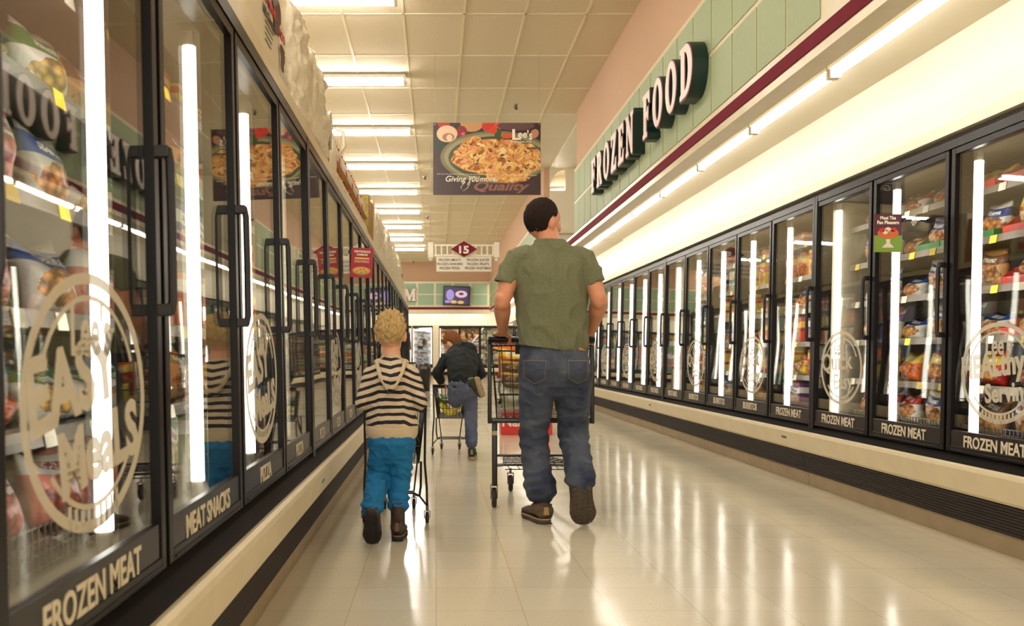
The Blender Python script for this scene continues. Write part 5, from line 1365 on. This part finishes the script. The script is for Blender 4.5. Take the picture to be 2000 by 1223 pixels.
for n_ in mh.node_tree.nodes:
    if n_.type == 'MATH' and n_.operation == 'MULTIPLY' and abs(n_.inputs[1].default_value-.4) < .01: n_.inputs[1].default_value = -.25
    if n_.type == 'MATH' and n_.operation == 'SUBTRACT' and abs(n_.inputs[1].default_value-.06) < .001: n_.inputs[1].default_value = 0
mb = MB(); mb.limb([((-.217, 4.165, .862), .062, .030), ((-.217, 4.138, .82), .058, .036), ((-.217, 4.112, .775), .042, .038), ((-.217, 4.108, .74), .024, .026)], 20)
solid('hood', shift(mb, r1), .005, mh, hoodie, 2, lambda v, n: folds(v, .006, 16, 2))
M_rib = mat('cream_rib', (206, 186, 152), rough=.9, bump=.001, bscale=300, stretch=(1, 1, .05))
mb = MB()
for s in (-1, 1): mb.limb([((-.217+s*.066, 4.20, .868), .012, .012), ((-.217+s*.062, 4.155, .845), .012, .012), ((-.217+s*.044, 4.108, .79), .012, .012), ((-.217+s*.014, 4.092, .742), .012, .012)], 12)
mb.limb([((-.29, 4.215, .862), .014, .014), ((-.217, 4.185, .885), .014, .02), ((-.145, 4.215, .862), .014, .014)], 12, (0, 0, 1))
solid('hood_edge', shift(mb, r1), .0045, M_rib, hoodie, 2)
mb = MB(); mb.limb([((-.216, 4.235, .512), .127, .094), ((-.216, 4.235, .545), .130, .097)], 28)
solid('hem_band', shift(mb, r1), .006, mat('cream_rib', (206, 186, 152), rough=.9, bump=.001, bscale=300, stretch=(1, 1, .05)), hoodie, 3)
M_tr = mat('teal_blue_cotton', (8, 106, 158), rough=.8, bump=.0008, bscale=260, var=.12, vscale=10)
mb = MB()
mb.limb([((-.216, 4.235, .53), .112, .085), ((-.216, 4.232, .47), .118, .092), ((-.216, 4.235, .43), .112, .082)], 26)
mb.limb([((-.266, 4.235, .46), .062, .078), ((-.274, 4.25, .38), .060, .068), ((-.286, 4.265, .30), .056, .060), ((-.292, 4.165, .235), .051, .054), ((-.298, 4.075, .185), .055, .058)], 22)
mb.limb([((-.168, 4.235, .46), .062, .078), ((-.172, 4.25, .38), .060, .068), ((-.180, 4.26, .29), .055, .058), ((-.184, 4.245, .225), .051, .054), ((-.185, 4.235, .172), .056, .062)], 22)
solid('trousers', shift(mb, r1), .0052, M_tr, boy, 3, lambda v, n: folds(v, .006, 12, 1, (1, 1, 1.7))+sum(.007*math.exp(-((v.z-c)/.04)**2)*math.sin(v.z*120+v.x*30+3*noise.noise(v*12))*.6 for c in (.19, .33)))
M_boot = mat('brown_leather_boot', (58, 42, 34), rough=.6, var=.3, vscale=40); M_bsole = mat('black_boot_sole', (32, 27, 27), rough=.75, var=.2, vscale=60); M_bacc = mat('tan_boot_patch', (116, 84, 58), rough=.6)
shoe(boy, r1, (-.188, 4.165, .002), (-.178, 4.345, .002), (0, 0, 1), .18, .085, M_boot, M_bsole, M_bacc, boot=.115, name='boot')
shoe(boy, r1, (-.300, 3.985, .175), (-.298, 4.075, .006), (0, 1, .5), .18, .092, M_boot, M_bsole, M_bacc, boot=.14, name='boot')

# ------------------------------------------------------------------ the bending boy
r2 = (.25, 7.45, 0)
kid = empty('person', r2, label='boy in black hooded jacket and jeans bending over the small cart with one leg raised', cat='person')
kid['label'] = 'boy in dark hooded jacket and jeans bending over a small cart, leg raised'
hc = (.150, 7.80, .985); R = Matrix.Rotation(math.radians(52), 3, 'Z') @ Matrix.Rotation(math.radians(-38), 3, 'X')
mb = MB(); head_volume(mb, hc, .90, R); KY, KZ = 7.68, .62
mb.limb([((.205, 7.66, .90), .055, .055), ((.18, 7.73, .94), .047, .047), ((.155, 7.78, .965), .045, .045)], 16)
mb.limb([((.225, 7.42, .66), .10, .08), ((.22, 7.50, .76), .10, .08), ((.21, 7.62, .88), .12, .07), ((.205, 7.67, .91), .07, .05)], 22)
for s, sh, el, wr, hx in ((-1, (.085, 7.62, .86), (.012, 7.56, .735), (.045, 7.60, .655), .050), (1, (.33, 7.62, .86), (.385, 7.57, .72), (.30, 7.61, .655), .255)):
    S0, E0, W0 = map(Vector, (sh, el, wr)); mb.limb([(S0, .035, .035), (E0, .028, .028)], 14); mb.limb([(E0, .028, .028), (W0, .02, .018)], 14)
    grip(mb, W0, hx, KY, KZ, .78, -s, E0.lerp(W0, .8))
for hp, kn, an in (((.16, 7.42, .66), (.165, 7.50, .47), (.325, 7.27, .645)), ((.28, 7.42, .66), (.297, 7.43, .38), (.300, 7.42, .09))):
    a, b, c = map(Vector, (hp, kn, an)); mb.limb([(a, .06, .06), (b, .045, .045), (c, .032, .032)], 14)
solid('body', shift(mb, r2), .0055, M_skinb, kid, 3)
face(hc, .9, R, kid, r2)
hair(hc, .90, R, kid, r2, hair_mat('auburn_hair', (134, 84, 48), None), line_b, .012, .006, 9)
M_jk = mat('dark_green_jacket', (12, 18, 20), rough=.85, bump=.002, bscale=60)
mb = MB()
mb.limb([((.228, 7.40, .665), .122, .098), ((.226, 7.43, .72), .128, .105), ((.222, 7.50, .80), .140, .108), ((.214, 7.58, .87), .152, .10), ((.208, 7.645, .915), .120, .085), ((.195, 7.69, .94), .07, .07)], 28, (1, 0, 0))
for sh, el, wr in (((.085, 7.60, .865), (.010, 7.545, .735), (.040, 7.585, .665)), ((.335, 7.60, .865), (.388, 7.555, .725), (.315, 7.595, .665))):
    a, b, c = map(Vector, (sh, el, wr)); mb.limb([(Vector((.21, 7.6, .87)).lerp(a, .6), .06, .06), (a, .056, .058), (b, .046, .048)], 18); mb.limb([(b, .046, .048), (c, .038, .036)], 18)
jk = solid('jacket', shift(mb, r2), .006, M_jk, kid, 3, lambda v, n: folds(v, .008, 10, 7))
mb = MB(); mb.ell((.245, 7.615, .955), (.115, .075, .050), 20, Matrix.Rotation(.5, 3, 'X')); mb.limb([((.15, 7.66, .95), .03, .03), ((.235, 7.60, .985), .035, .035), ((.335, 7.63, .93), .03, .03)], 14, (0, 0, 1))
solid('hood', shift(mb, r2), .006, M_jk, jk, 3, lambda v, n: folds(v, .007, 14, 3))
M_jean2 = denim('mid_denim', (64, 74, 104), 0, (112, 116, 134))
mb = MB()
mb.limb([((.226, 7.41, .70), .112, .092), ((.224, 7.405, .65), .118, .100), ((.224, 7.42, .61), .105, .085)], 24)
mb.limb([((.282, 7.42, .63), .072, .078), ((.292, 7.43, .50), .063, .066), ((.298, 7.435, .38), .056, .058), ((.300, 7.43, .24), .053, .056), ((.302, 7.42, .145), .054, .060)], 20)
mb.limb([((.175, 7.41, .63), .076, .082), ((.165, 7.46, .56), .070, .072), ((.170, 7.485, .495), .062, .060)], 20)
mb.limb([((.165, 7.48, .50), .058, .060), ((.225, 7.40, .545), .058, .058), ((.305, 7.30, .625), .056, .056)], 20, (0, 0, 1))
solid('jeans', shift(mb, r2), .006, M_jean2, kid, 3, lambda v, n: folds(v, .005, 12, 4, (1, 1, 1.5)))
M_sn = mat('dark_sneaker', (50, 50, 38), rough=.7, var=.4, vscale=50); M_sns = mat('tan_sneaker_sole', (166, 146, 112), rough=.7, var=.1, vscale=50); M_sna = mat('olive_trim', (140, 140, 84), rough=.6)
shoe(kid, r2, (.300, 7.355, .002), (.318, 7.57, .002), (0, 0, 1), .21, .085, M_sn, M_sns, M_sna)
shoe(kid, r2, (.345, 7.205, .715), (.405, 7.245, .545), (-.75, .45, -.3), .2, .070, M_sn, M_sns, M_sna)
